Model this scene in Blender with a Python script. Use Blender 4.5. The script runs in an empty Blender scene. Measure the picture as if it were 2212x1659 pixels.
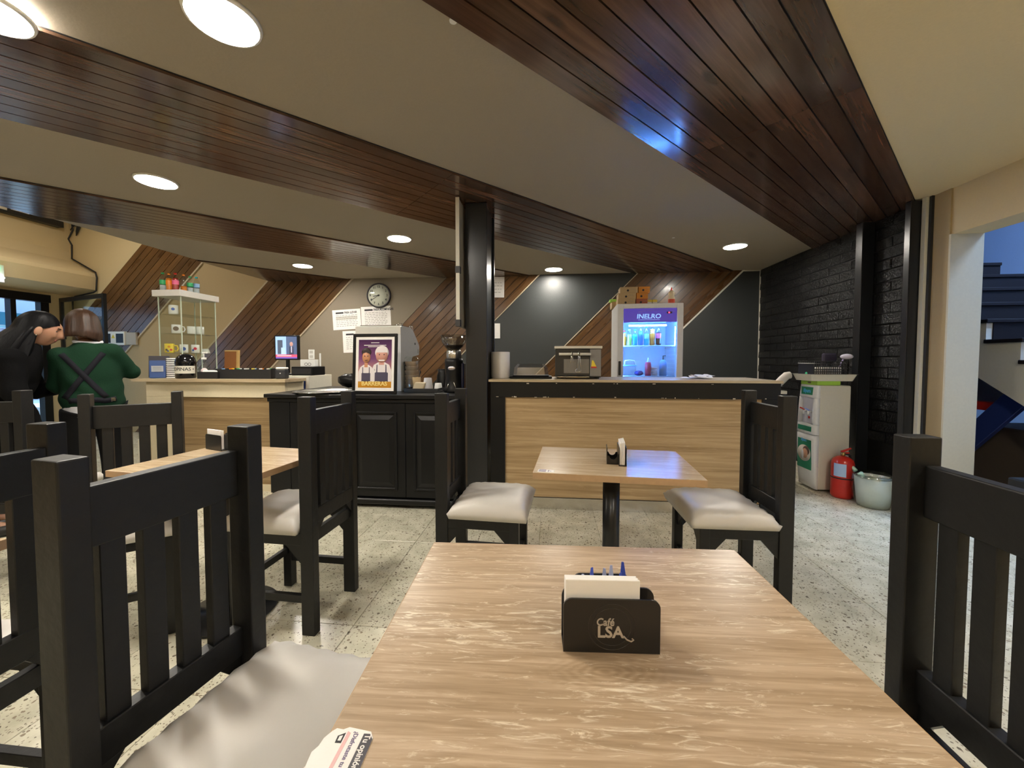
import bpy, bmesh, math, random
from mathutils import Vector, Matrix, Euler

random.seed(7)
SC = bpy.context.scene
COL = SC.collection
R = math.radians

# ------------------------------------------------------------------ camera
cam_d = bpy.data.cameras.new('camera')
cam = bpy.data.objects.new('camera', cam_d)
COL.objects.link(cam)
cam.location = (0, 0, 1.18)
cam.rotation_euler = (R(90 - 2.1816), 0, R(5.7065))
cam_d.sensor_fit = 'HORIZONTAL'
cam_d.sensor_width = 36.0
cam_d.lens = 840.0 / 2212 * 36
cam_d.shift_y = -19.5 / 2212
cam_d.clip_start = 0.02
SC.camera = cam

# ------------------------------------------------------------------ world: late-afternoon street sky
world = bpy.data.worlds.new('sky')
SC.world = world
world.use_nodes = True
wn = world.node_tree.nodes['Background']
wn.inputs[0].default_value = (0.42, 0.62, 1.0, 1)
wn.inputs[1].default_value = 1.15

# ------------------------------------------------------------------ view
SC.view_settings.view_transform = 'Standard'
SC.view_settings.look = 'None'
SC.view_settings.exposure = 1.45
SC.view_settings.gamma = 1.0
SC.view_settings.use_curve_mapping = False
SC.cycles.max_bounces = 7
SC.cycles.diffuse_bounces = 4
SC.cycles.glossy_bounces = 3
SC.cycles.transmission_bounces = 5
SC.cycles.transparent_max_bounces = 12
SC.cycles.sample_clamp_indirect = 6.0
SC.cycles.use_denoising = True
SC.cycles.use_adaptive_sampling = True
SC.cycles.adaptive_threshold = 0.04
SC.cycles.use_light_tree = False
SC.cycles.caustics_reflective = False
SC.cycles.caustics_refractive = False

LAMP = 80.0          # radiance of the ceiling downlights
LAMP_COL = (1.0, 0.93, 0.82)

# ------------------------------------------------------------------ node helpers
def new_mat(name):
    m = bpy.data.materials.new(name)
    m.use_nodes = True
    nt = m.node_tree
    return m, nt, nt.nodes['Principled BSDF']

def setp(b, **kw):
    names = dict(color='Base Color', rough='Roughness', metal='Metallic', spec='Specular IOR Level', coat='Coat Weight',
                 coatr='Coat Roughness', trans='Transmission Weight', alpha='Alpha', ior='IOR',
                 ecol='Emission Color', estr='Emission Strength', sheen='Sheen Weight', sss='Subsurface Weight')
    for k, v in kw.items():
        s = b.inputs[names[k]]
        if k in ('color', 'ecol'):
            v = (v[0], v[1], v[2], 1)
        s.default_value = v

def plain(name, color, rough=0.5, bump=0.0, bscale=60.0, vary=0.06, bdist=0.01, **kw):
    """Principled paint/plastic with a slight procedural mottle and fine relief."""
    m, nt, b = new_mat(name)
    setp(b, color=color, rough=rough, **kw)
    if vary or bump:
        tc = nt.nodes.new('ShaderNodeTexCoord')
        nz = nt.nodes.new('ShaderNodeTexNoise')
        nz.inputs['Scale'].default_value = bscale
        nz.inputs['Detail'].default_value = 4
        nt.links.new(tc.outputs['Object'], nz.inputs['Vector'])
        if vary:
            mx = nt.nodes.new('ShaderNodeMix'); mx.data_type = 'RGBA'
            a = [max(0, c * (1 - vary)) for c in color[:3]]
            c2 = [min(1, c * (1 + vary)) for c in color[:3]]
            mx.inputs[6].default_value = (*a, 1); mx.inputs[7].default_value = (*c2, 1)
            nt.links.new(nz.outputs['Fac'], mx.inputs[0])
            nt.links.new(mx.outputs[2], b.inputs['Base Color'])
        if bump:
            bp = nt.nodes.new('ShaderNodeBump')
            bp.inputs['Strength'].default_value = bump
            bp.inputs['Distance'].default_value = bdist
            nt.links.new(nz.outputs['Fac'], bp.inputs['Height'])
            nt.links.new(bp.outputs['Normal'], b.inputs['Normal'])
    return m

def emit(name, color, strength):
    m, nt, b = new_mat(name)
    setp(b, color=(0.02, 0.02, 0.02), ecol=color, estr=strength, rough=0.5)
    return m

def glass(name, tint=(0.92, 0.97, 0.95), rough=0.02, mixf=0.1):
    """thin pane: mostly see-through with a glossy skin"""
    m = bpy.data.materials.new(name); m.use_nodes = True
    nt = m.node_tree; nt.nodes.clear()
    out = nt.nodes.new('ShaderNodeOutputMaterial')
    mix = nt.nodes.new('ShaderNodeMixShader')
    tr = nt.nodes.new('ShaderNodeBsdfTransparent'); tr.inputs[0].default_value = (*tint, 1)
    gl = nt.nodes.new('ShaderNodeBsdfGlossy'); gl.inputs['Roughness'].default_value = rough
    lw = nt.nodes.new('ShaderNodeLayerWeight'); lw.inputs['Blend'].default_value = 0.5
    pw = nt.nodes.new('ShaderNodeMath'); pw.operation = 'POWER'; pw.inputs[1].default_value = 4.0
    nt.links.new(lw.outputs['Facing'], pw.inputs[0])
    ma = nt.nodes.new('ShaderNodeMath'); ma.operation = 'MULTIPLY_ADD'; ma.inputs[1].default_value = 0.55; ma.inputs[2].default_value = 0.03 + 0.10 * mixf
    nt.links.new(pw.outputs[0], ma.inputs[0])
    nt.links.new(ma.outputs[0], mix.inputs[0])
    nt.links.new(tr.outputs[0], mix.inputs[1]); nt.links.new(gl.outputs[0], mix.inputs[2])
    nt.links.new(mix.outputs[0], out.inputs[0])
    return m

def ramp(nt, stops):
    r = nt.nodes.new('ShaderNodeValToRGB')
    e = r.color_ramp.elements
    while len(e) < len(stops): e.new(0.5)
    for el, (p, c) in zip(e, stops):
        el.position = p; el.color = (c[0], c[1], c[2], 1)
    return r

def noise(nt, vec, scale, detail=4, rough=0.55, dist=0.0):
    n = nt.nodes.new('ShaderNodeTexNoise')
    n.inputs['Scale'].default_value = scale; n.inputs['Detail'].default_value = detail
    n.inputs['Roughness'].default_value = rough; n.inputs['Distortion'].default_value = dist
    nt.links.new(vec, n.inputs['Vector'])
    return n

def mapping(nt, vec, scale=(1, 1, 1), loc=(0, 0, 0)):
    mp = nt.nodes.new('ShaderNodeMapping')
    mp.inputs['Scale'].default_value = scale; mp.inputs['Location'].default_value = loc
    nt.links.new(vec, mp.inputs['Vector'])
    return mp

def mixc(nt, fac, a, b, mode='MIX'):
    mx = nt.nodes.new('ShaderNodeMix'); mx.data_type = 'RGBA'; mx.blend_type = mode
    for s, v in ((mx.inputs[0], fac), (mx.inputs[6], a), (mx.inputs[7], b)):
        if isinstance(v, (int, float)): s.default_value = v
        elif isinstance(v, tuple): s.default_value = (*v[:3], 1)
        else: nt.links.new(v, s)
    return mx.outputs[2]

def mathn(nt, op, a, b=None):
    n = nt.nodes.new('ShaderNodeMath'); n.operation = op
    for i, v in enumerate((a, b)):
        if v is None: continue
        if isinstance(v, (int, float)): n.inputs[i].default_value = v
        else: nt.links.new(v, n.inputs[i])
    return n.outputs[0]

def plank_wood(name, dark, mid, light, rough=0.22, coat=0.3):
    """varnished pine board, grain along local X, every board its own tone"""
    m, nt, b = new_mat(name)
    tc = nt.nodes.new('ShaderNodeTexCoord'); oi = nt.nodes.new('ShaderNodeObjectInfo')
    off = nt.nodes.new('ShaderNodeVectorMath'); off.operation = 'ADD'
    cmb = nt.nodes.new('ShaderNodeCombineXYZ')
    s = mathn(nt, 'MULTIPLY', oi.outputs['Random'], 40.0)
    for i in range(3): nt.links.new(s, cmb.inputs[i])
    nt.links.new(tc.outputs['Object'], off.inputs[0]); nt.links.new(cmb.outputs[0], off.inputs[1])
    v = off.outputs[0]
    g = noise(nt, mapping(nt, v, (1.2, 26, 26)).outputs[0], 1.6, 6, 0.6, 0.6)
    blot = noise(nt, mapping(nt, v, (1.1, 5, 5)).outputs[0], 1.3, 3, 0.5, 0.3)
    rp = ramp(nt, [(0.3, dark), (0.52, mid), (0.75, light)])
    nt.links.new(g.outputs['Fac'], rp.inputs[0])
    rb = ramp(nt, [(0.32, (0.66, 0.62, 0.60)), (0.6, (1, 1, 1)), (0.8, (1.2, 1.1, 1.0))])
    nt.links.new(blot.outputs['Fac'], rb.inputs[0])
    c = mixc(nt, 1.0, rp.outputs[0], rb.outputs[0], 'MULTIPLY')
    # knots
    vo = nt.nodes.new('ShaderNodeTexVoronoi'); vo.inputs['Scale'].default_value = 1.0
    nt.links.new(mapping(nt, v, (2.2, 7.0, 0.01)).outputs[0], vo.inputs['Vector'])
    kn = ramp(nt, [(0.0, (0.30, 0.24, 0.22)), (0.10, (0.55, 0.5, 0.48)), (0.17, (1, 1, 1))])
    nt.links.new(vo.outputs['Distance'], kn.inputs[0])
    c = mixc(nt, 1.0, c, kn.outputs[0], 'MULTIPLY')
    tone = nt.nodes.new('ShaderNodeMapRange')
    tone.inputs['To Min'].default_value = 0.72; tone.inputs['To Max'].default_value = 1.3
    nt.links.new(oi.outputs['Random'], tone.inputs[0])
    hs = nt.nodes.new('ShaderNodeHueSaturation')
    nt.links.new(tone.outputs[0], hs.inputs['Value']); nt.links.new(c, hs.inputs['Color'])
    nt.links.new(hs.outputs[0], b.inputs['Base Color'])
    rr = nt.nodes.new('ShaderNodeMapRange')
    rr.inputs['To Min'].default_value = rough * 0.7; rr.inputs['To Max'].default_value = rough * 1.5
    nt.links.new(blot.outputs['Fac'], rr.inputs[0]); nt.links.new(rr.outputs[0], b.inputs['Roughness'])
    bp = nt.nodes.new('ShaderNodeBump'); bp.inputs['Strength'].default_value = 0.10; bp.inputs['Distance'].default_value = 0.004
    nt.links.new(g.outputs['Fac'], bp.inputs['Height']); nt.links.new(bp.outputs['Normal'], b.inputs['Normal'])
    setp(b, spec=0.5, coat=coat, coatr=0.12)
    return m

def laminate(name, cols, white, stretch=1.0, knot=None, rough=0.32, seed=0.0, wamt=0.9):
    """light oak decor laminate with bleached flecks; grain along local X"""
    m, nt, b = new_mat(name)
    tc = nt.nodes.new('ShaderNodeTexCoord')
    v = mapping(nt, tc.outputs['Object'], (1, 1, 1), (seed, seed * 1.7, seed * .6)).outputs[0]
    ring = None
    if knot:
        d = nt.nodes.new('ShaderNodeVectorMath'); d.operation = 'DISTANCE'
        kk = mapping(nt, tc.outputs['Object'], (1.0, 1.9, 0.0)).outputs[0]
        nt.links.new(kk, d.inputs[0]); d.inputs[1].default_value = (knot[0], knot[1] * 1.9, 0)
        ring = d.outputs['Value']
    fine = noise(nt, mapping(nt, v, (5 * stretch, 120, 60)).outputs[0], 1.0, 5, 0.65, 0.8)
    broad = noise(nt, mapping(nt, v, (2.2 * stretch, 22, 20)).outputs[0], 1.0, 4, 0.55, 1.2)
    f = mathn(nt, 'ADD', mathn(nt, 'MULTIPLY', fine.outputs['Fac'], 0.6), mathn(nt, 'MULTIPLY', broad.outputs['Fac'], 0.4))
    if ring is not None:
        fall = nt.nodes.new('ShaderNodeMapRange'); fall.inputs['From Min'].default_value = 0.10; fall.inputs['From Max'].default_value = 0.02
        nt.links.new(ring, fall.inputs[0])
        wv = mathn(nt, 'SINE', mathn(nt, 'ADD', mathn(nt, 'MULTIPLY', ring, 420.0), mathn(nt, 'MULTIPLY', broad.outputs['Fac'], 38.0)))
        f = mathn(nt, 'ADD', f, mathn(nt, 'MULTIPLY', mathn(nt, 'MULTIPLY', wv, 0.055), fall.outputs[0]))
    rp = ramp(nt, [(0.36, cols[0]), (0.5, cols[1]), (0.62, cols[2])])
    nt.links.new(f, rp.inputs[0])
    fl = noise(nt, mapping(nt, v, (16 * stretch, 95, 40)).outputs[0], 1.0, 5, 0.7, 1.6)
    patch = noise(nt, mapping(nt, v, (2.5 * stretch, 9, 5)).outputs[0], 1.0, 2)
    ff = nt.nodes.new('ShaderNodeMapRange'); ff.inputs['From Min'].default_value = 0.57; ff.inputs['From Max'].default_value = 0.70
    nt.links.new(mathn(nt, 'ADD', fl.outputs['Fac'], mathn(nt, 'MULTIPLY', mathn(nt, 'SUBTRACT', patch.outputs['Fac'], 0.5), 0.35)), ff.inputs[0])
    c = mixc(nt, mathn(nt, 'MULTIPLY', ff.outputs[0], wamt), rp.outputs[0], white)
    nt.links.new(c, b.inputs['Base Color'])
    setp(b, rough=rough, spec=0.45)
    bp = nt.nodes.new('ShaderNodeBump'); bp.inputs['Strength'].default_value = 0.06; bp.inputs['Distance'].default_value = 0.002
    nt.links.new(fine.outputs['Fac'], bp.inputs['Height']); nt.links.new(bp.outputs['Normal'], b.inputs['Normal'])
    return m

def terrazzo(name):
    m, nt, b = new_mat(name)
    geo = nt.nodes.new('ShaderNodeNewGeometry')
    wob = noise(nt, mapping(nt, geo.outputs['Position'], (1, 1, 1)).outputs[0], 28, 3)
    vv = nt.nodes.new('ShaderNodeVectorMath'); vv.operation = 'MULTIPLY_ADD'
    nt.links.new(wob.outputs['Color'], vv.inputs[0]); vv.inputs[1].default_value = (0.022, 0.022, 0.0)
    nt.links.new(geo.outputs['Position'], vv.inputs[2])
    base = noise(nt, geo.outputs['Position'], 9, 5, 0.6)
    rb = ramp(nt, [(0.3, (0.46, 0.435, 0.325)), (0.55, (0.60, 0.57, 0.44)), (0.75, (0.70, 0.67, 0.54))])
    nt.links.new(base.outputs['Fac'], rb.inputs[0])
    c = rb.outputs[0]
    for sc, th, seed, cols in ((56, 0.33, 0.0, [(0.0, (0.10, 0.075, 0.05)), (0.10, (0.22, 0.17, 0.12)), (0.21, (0.36, 0.32, 0.24))]),
                               (118, 0.36, 3.1, [(0.0, (0.16, 0.13, 0.10)), (0.20, (0.30, 0.26, 0.20)), (0.36, (0.78, 0.77, 0.68))])):
        vo = nt.nodes.new('ShaderNodeTexVoronoi'); vo.inputs['Scale'].default_value = sc
        nt.links.new(mapping(nt, vv.outputs[0], (1, 1.0, 0.02), (seed, seed, 0)).outputs[0], vo.inputs['Vector'])
        sep = nt.nodes.new('ShaderNodeSeparateColor'); nt.links.new(vo.outputs['Color'], sep.inputs[0])
        near = mathn(nt, 'LESS_THAN', vo.outputs['Distance'], th)
        pick = mathn(nt, 'LESS_THAN', sep.outputs[0], cols[-1][0])
        rp = ramp(nt, [(p, q) for p, q in cols]); rp.color_ramp.interpolation = 'CONSTANT'
        nt.links.new(sep.outputs[0], rp.inputs[0])
        c = mixc(nt, mathn(nt, 'MULTIPLY', mathn(nt, 'MULTIPLY', near, pick), 0.85), c, rp.outputs[0])
    nt.links.new(c, b.inputs['Base Color'])
    setp(b, rough=0.24, spec=0.5)
    return m

# ------------------------------------------------------------------ mesh helpers
class MB:
    def __init__(self): self.bm = bmesh.new()
    def _xf(self, verts, M):
        if M is not None: bmesh.ops.transform(self.bm, matrix=M, verts=verts)
    def box(self, x0, x1, y0, y1, z0, z1, bev=0.0, M=None, seg=1):
        mat = Matrix.Translation(((x0 + x1) / 2, (y0 + y1) / 2, (z0 + z1) / 2)) @ Matrix.Diagonal((abs(x1 - x0), abs(y1 - y0), abs(z1 - z0), 1))
        r = bmesh.ops.create_cube(self.bm, size=1.0, matrix=mat)
        vs = r['verts']
        if bev > 0:
            es = list({e for v in vs for e in v.link_edges})
            q = bmesh.ops.bevel(self.bm, geom=es, offset=bev, segments=seg, profile=0.5, affect='EDGES', clamp_overlap=True)
            vs = list({v for f in q['faces'] for v in f.verts} | {v for v in vs if v.is_valid})
        self._xf(vs, M)
        return self
    def cyl(self, c, r, h, seg=24, r2=None, axis='z', smooth=True, caps=True):
        r2 = r if r2 is None else r2
        M = Matrix.Translation(c)
        if axis == 'x': M = M @ Matrix.Rotation(R(90), 4, 'Y')
        if axis == 'y': M = M @ Matrix.Rotation(R(-90), 4, 'X')
        q = bmesh.ops.create_cone(self.bm, cap_ends=caps, segments=seg, radius1=r, radius2=r2, depth=h, matrix=M @ Matrix.Translation((0, 0, h / 2)))
        if smooth:
            for f in {f for v in q['verts'] for f in v.link_faces}:
                if len(f.verts) == 4: f.smooth = True
        return self
    def lathe(self, prof, c=(0, 0, 0), seg=28, smooth=True, M=None, sx=1.0, sy=1.0):
        rings = []
        new = []
        for r, z in prof:
            if r < 1e-6:
                v = self.bm.verts.new((c[0], c[1], c[2] + z)); rings.append([v]); new.append(v)
            else:
                rg = [self.bm.verts.new((c[0] + sx * r * math.cos(2 * math.pi * i / seg), c[1] + sy * r * math.sin(2 * math.pi * i / seg), c[2] + z)) for i in range(seg)]
                rings.append(rg); new += rg
        for a, b in zip(rings, rings[1:]):
            for i in range(seg):
                j = (i + 1) % seg
                if len(a) == 1 and len(b) == 1: continue
                if len(a) == 1: vs = (a[0], b[j], b[i])
                elif len(b) == 1: vs = (a[i], a[j], b[0])
                else: vs = (a[i], a[j], b[j], b[i])
                try:
                    f = self.bm.faces.new(vs); f.smooth = smooth
                except ValueError: pass
        self._xf(new, M)
        return self
    def prism(self, pts, d0, d1, plane='xy', M=None):
        """polygon pts in a plane, extruded between d0 and d1 along the remaining axis"""
        def P(u, v, w):
            return {'xy': (u, v, w), 'xz': (u, w, v), 'yz': (w, u, v)}[plane]
        a = [self.bm.verts.new(P(u, v, d0)) for u, v in pts]
        b = [self.bm.verts.new(P(u, v, d1)) for u, v in pts]
        n = len(pts)
        fs = [self.bm.faces.new(a[::-1]), self.bm.faces.new(b)]
        for i in range(n):
            j = (i + 1) % n
            fs.append(self.bm.faces.new((a[i], a[j], b[j], b[i])))
        self._xf(a + b, M)
        return self
    def tube(self, pts, r, seg=8, closed=False, cap=True):
        pts = [Vector(p) for p in pts]
        rr = r if isinstance(r, (list, tuple)) else [r] * len(pts)
        rings = []
        up = Vector((0, 0, 1))
        n = len(pts)
        prev = None
        for i, p in enumerate(pts):
            t = (pts[(i + 1) % n] - pts[i - 1]) if closed else (pts[min(i + 1, n - 1)] - pts[max(i - 1, 0)])
            t.normalize()
            if prev is None:
                u = t.cross(up)
                if u.length < 1e-3: u = t.cross(Vector((1, 0, 0)))
            else:
                u = prev - t * prev.dot(t)
            u.normalize(); prev = u
            w = t.cross(u)
            rings.append([self.bm.verts.new(p + (u * math.cos(2 * math.pi * k / seg) + w * math.sin(2 * math.pi * k / seg)) * rr[i]) for k in range(seg)])
        m = n if closed else n - 1
        for i in range(m):
            a, b = rings[i], rings[(i + 1) % n]
            for k in range(seg):
                j = (k + 1) % seg
                f = self.bm.faces.new((a[k], a[j], b[j], b[k])); f.smooth = True
        if cap and not closed:
            self.bm.faces.new(rings[0][::-1]); self.bm.faces.new(rings[-1])
        return self
    def ball(self, c, r, sx=1, sy=1, sz=1, u=20, v=14, M=None):
        q = bmesh.ops.create_uvsphere(self.bm, u_segments=u, v_segments=v, radius=r, matrix=Matrix.Translation(c) @ Matrix.Diagonal((sx, sy, sz, 1)))
        for f in {f for w in q['verts'] for f in w.link_faces}: f.smooth = True
        self._xf(q['verts'], M)
        return self
    def mesh(self, name):
        bmesh.ops.recalc_face_normals(self.bm, faces=self.bm.faces[:])
        me = bpy.data.meshes.new(name)
        self.bm.to_mesh(me); self.bm.free()
        return me
    def build(self, name, mat, parent=None, loc=(0, 0, 0), rot=(0, 0, 0)):
        me = self.mesh(name)
        return link(name, me, mat, parent, loc, rot)

def link(name, me, mat, parent=None, loc=(0, 0, 0), rot=(0, 0, 0)):
    if mat is not None and not me.materials: me.materials.append(mat)
    o = bpy.data.objects.new(name, me)
    COL.objects.link(o)
    o.location = loc; o.rotation_euler = rot
    if parent is not None: o.parent = parent
    return o

def tag(o, label=None, cat=None, group=None, kind=None):
    if label: o['label'] = label
    if cat: o['category'] = cat
    if group: o['group'] = group
    if kind: o['kind'] = kind
    return o

def thing(name, label, cat, loc=(0, 0, 0), rz=0.0, group=None):
    o = bpy.data.objects.new(name, None)
    o.empty_display_size = 0.1
    COL.objects.link(o)
    o.location = loc; o.rotation_euler = (0, 0, rz)
    return tag(o, label, cat, group)

def struct(o, label=None):
    o['kind'] = 'structure'
    if label: o['label'] = label
    return o

def dup(o, parent=None):
    c = o.copy(); COL.objects.link(c)
    c.parent = parent
    for ch in [k for k in bpy.data.objects if k.parent == o]:
        dup(ch, c)
    return c

def text(name, body, size, mat, parent, loc, rot, extrude=0.0006, align='CENTER', sx=1.0, shear=0.0, bold=0.0):
    cu = bpy.data.curves.new(name, 'FONT')
    cu.body = body; cu.size = size; cu.extrude = extrude; cu.align_x = align; cu.align_y = 'CENTER'
    cu.shear = shear; cu.offset = bold
    cu.resolution_u = 3
    t = bpy.data.objects.new(name + '_tmp', cu)
    COL.objects.link(t)
    dg = bpy.context.evaluated_depsgraph_get()
    me = bpy.data.meshes.new_from_object(t.evaluated_get(dg))
    bpy.data.objects.remove(t); bpy.data.curves.remove(cu)
    me.name = name
    me.materials.clear()
    for p in me.polygons: p.material_index = 0
    o = link(name, me, mat, parent, loc, rot)
    o.scale = (sx, 1, 1)
    return o

def baked(o):
    """replace modifiers by their evaluated mesh"""
    dg = bpy.context.evaluated_depsgraph_get()
    me = bpy.data.meshes.new_from_object(o.evaluated_get(dg))
    o.modifiers.clear()
    o.data = me
    return o

def clip_poly(poly, nx, ny, d):
    """keep the part of poly where nx*x+ny*y<=d"""
    out = []
    for i, p in enumerate(poly):
        q = poly[(i + 1) % len(poly)]
        a = nx * p[0] + ny * p[1] - d; b = nx * q[0] + ny * q[1] - d
        if a <= 0: out.append(p)
        if (a < 0 < b) or (b < 0 < a):
            t = a / (a - b)
            out.append((p[0] + (q[0] - p[0]) * t, p[1] + (q[1] - p[1]) * t))
    return out

def clip_rect(poly, x0, x1, y0, y1):
    for a in ((-1, 0, -x0), (1, 0, x1), (0, -1, -y0), (0, 1, y1)):
        poly = clip_poly(poly, *a)
        if len(poly) < 3: return []
    return poly

# ------------------------------------------------------------------ materials
M = {}
M['terrazzo'] = terrazzo('terrazzo_floor')
M['taupe'] = plain('taupe_ceiling_paint', (0.335, 0.288, 0.222), 0.75, 0.08, 90, 0.04)
M['cream'] = plain('cream_wall_paint', (0.68, 0.55, 0.325), 0.7, 0.08, 90, 0.04)
M['tan'] = plain('tan_wall_paint', (0.42, 0.315, 0.165), 0.7, 0.08, 90, 0.05)
M['taupe_wall'] = plain('taupe_wall_paint', (0.255, 0.215, 0.16), 0.7, 0.08, 90, 0.05)
M['charcoal'] = plain('charcoal_wall_paint', (0.030, 0.034, 0.034), 0.42, 0.10, 70, 0.1)
M['brick'] = plain('black_brick_paint', (0.006, 0.006, 0.0065), 0.22, 1.0, 62, 0.2, bdist=0.02, spec=0.4)
M['mortar'] = plain('black_mortar_paint', (0.004, 0.004, 0.004), 0.7, 0.3, 80)
M['steel_black'] = plain('black_steel_paint', (0.014, 0.015, 0.017), 0.28, 0.04, 60)
M['ceil_wood'] = plank_wood('ceiling_board_varnish', (0.078, 0.039, 0.023), (0.112, 0.057, 0.034), (0.155, 0.084, 0.052), 0.16, 0.5)
M['wall_wood'] = plank_wood('wall_board_varnish', (0.085, 0.039, 0.012), (0.122, 0.058, 0.018), (0.165, 0.082, 0.028), 0.27, 0.15)
M['trim'] = plain('pale_trim_paint', (0.50, 0.42, 0.29), 0.6)
M['trim_white'] = plain('white_trim_paint', (0.62, 0.60, 0.52), 0.6)
M['table_top'] = laminate('table_laminate', ((0.315, 0.218, 0.130), (0.43, 0.312, 0.202), (0.545, 0.415, 0.29)), (0.77, 0.68, 0.53), 1.0, (-0.01, -0.075), 0.30, 0.3)
M['table_top_b'] = laminate('table_laminate_b', ((0.33, 0.235, 0.135), (0.44, 0.325, 0.20), (0.54, 0.415, 0.275)), (0.70, 0.60, 0.44), 1.0, None, 0.22, 5.1, 0.6)
M['table_edge'] = plain('laminate_edge_band', (0.48, 0.31, 0.17), 0.4, 0, 60, 0.12)
M['panel_oak'] = laminate('oak_panel_laminate', ((0.30, 0.19, 0.085), (0.43, 0.295, 0.15), (0.53, 0.385, 0.215)), (0.58, 0.44, 0.27), 0.3, None, 0.4, 2.2, 0.35)
M['panel_oak_dark'] = laminate('dark_oak_panel_laminate', ((0.20, 0.125, 0.055), (0.29, 0.195, 0.095), (0.37, 0.26, 0.14)), (0.42, 0.31, 0.18), 0.3, None, 0.4, 4.4, 0.3)
M['counter_top'] = laminate('counter_top_laminate', ((0.36, 0.27, 0.16), (0.46, 0.36, 0.23), (0.55, 0.45, 0.30)), (0.6, 0.5, 0.35), 0.5, None, 0.35, 8.0, 0.3)
M['chair_black'] = plain('black_chair_paint', (0.0105, 0.0107, 0.0110), 0.42, 0.10, 45, 0.25, spec=0.38)
M['cushion'] = plain('pale_grey_vinyl', (0.60, 0.57, 0.525), 0.38, 0.04, 14, 0.04, spec=0.45)
M['black'] = plain('black_lacquer', (0.008, 0.008, 0.0085), 0.34, 0.04, 60, spec=0.3)
M['black_matt'] = plain('black_plastic', (0.016, 0.016, 0.017), 0.5)
M['chipped'] = plain('bare_chip', (0.62, 0.56, 0.45), 0.8)
M['steel'] = plain('brushed_steel', (0.70, 0.69, 0.67), 0.20, 0.05, 120, 0.05, metal=1.0)
M['chrome'] = plain('chrome', (0.75, 0.75, 0.75), 0.12, 0, 60, 0.0, metal=1.0)
M['white'] = plain('white_plastic', (0.80, 0.80, 0.78), 0.35)
M['white_warm'] = plain('ivory_plastic', (0.68, 0.64, 0.54), 0.4)
M['paper'] = plain('white_paper', (0.84, 0.82, 0.79), 0.8, 0.02, 30)
M['ink'] = plain('black_ink', (0.03, 0.03, 0.035), 0.7)
M['ink_grey'] = plain('grey_ink', (0.30, 0.29, 0.27), 0.8)
M['glass'] = glass('clear_glass')
M['glass_green'] = glass('pale_green_glass', (0.962, 0.982, 0.966), 0.03, 0.15)
M['glass_edge'] = plain('glass_edge', (0.52, 0.60, 0.50), 0.15, 0, 60, 0.05)
M['kraft'] = plain('kraft_board', (0.50, 0.36, 0.19), 0.8)
M['orange_board'] = plain('orange_board', (0.62, 0.24, 0.035), 0.7)
M['rust_board'] = plain('rust_board', (0.36, 0.105, 0.05), 0.7)
M['yellow'] = plain('yellow_print', (0.80, 0.62, 0.05), 0.5)
M['red'] = plain('red_enamel', (0.55, 0.025, 0.015), 0.28)
M['blue'] = plain('royal_blue_plastic', (0.025, 0.045, 0.20), 0.45)
M['green_print'] = plain('green_print', (0.02, 0.24, 0.13), 0.45)
M['lamp_glow'] = emit('downlight_glow', LAMP_COL, LAMP)
M['lamp_ring'] = plain('white_lamp_ring', (0.8, 0.78, 0.72), 0.45)
# ================================================================== SETTING
CZ = 2.42                     # ceiling height of the cafe
YB = 5.72                     # back wall
XR = 2.87                     # right wall
XL = -7.90                    # left (street) wall
YF = -2.6                     # wall behind the viewer

# ---- floor with terrazzo tiles
floor = struct(MB().box(-14, 6.0, YF - 0.3, 8.5, -0.10, -0.004).build('floor', M['terrazzo']), 'speckled beige terrazzo tile floor')
ts = 0.40
tile_me = MB().box(-ts / 2 + 0.0012, ts / 2 - 0.0012, -ts / 2 + 0.0012, ts / 2 - 0.0012, -0.0045, 0.0, bev=0.0012).mesh('floor_tile')
tile_me.materials.append(M['terrazzo'])
for i in range(-11, 8):
    for j in range(1, 11):
        link('floor_tile', tile_me, None, floor, (i * ts + 0.13, j * ts + 0.21, 0.0))

# ---- ceiling slab + cream half + boarded stripes at 45 degrees
ceil = struct(MB().box(-4.36, XR + 0.2, YF, YB, CZ, CZ + 0.16).build('ceiling', M['taupe']), 'taupe painted ceiling crossed by dark wood stripes')
poly = [(-0.55 + YF, YF), (XR, YF), (XR, XR + 0.55), ]
MB().prism(poly, CZ - 0.006, CZ + 0.001).build('painted_panel', M['cream'], ceil)
S2 = math.sqrt(2)
def ceiling_band(s0, s1, n, splits=()):
    p0, p1 = s0 / S2, s1 / S2
    def poly_of(a, b, t0=-9, t1=9):
        # perpendicular coordinate a..b, along-coordinate t0..t1 -> xy
        pts = [((t + p) / S2, (t - p) / S2) for t, p in ((t0, a), (t1, a), (t1, b), (t0, b))]
        return clip_rect(pts, -4.355, XR - 0.002, YF, YB - 0.016)
    bk = poly_of(p0, p1)
    if len(bk) > 2: MB().prism(bk, CZ - 0.004, CZ + 0.001).build('backing_board', M['black_matt'], ceil)
    w = (p1 - p0) / n
    cuts = [-9] + list(splits) + [9]
    for k in range(n):
        for t0, t1 in zip(cuts, cuts[1:]):
            a, b = p0 + k * w + 0.0035, p0 + (k + 1) * w - 0.0035
            pl = poly_of(a, b, t0 + 0.001, t1 - 0.001)
            if len(pl) < 3: continue
            cx = sum(p[0] for p in pl) / len(pl); cy = sum(p[1] for p in pl) / len(pl)
            loc = [(((x - cx) + (y - cy)) / S2, (-(x - cx) + (y - cy)) / S2) for x, y in pl]
            MB().prism(loc, -0.016, -0.003).build('ceiling_board', M['ceil_wood'], ceil, (cx, cy, CZ), (0, 0, R(45)))
ceiling_band(-1.78, -0.55, 9, (2.35,))
ceiling_band(-4.53, -3.20, 10, (1.35,))
ceiling_band(-7.32, -6.03, 10, (-0.6, 3.2))
ceiling_band(-10.10, -8.80, 10)

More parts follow.
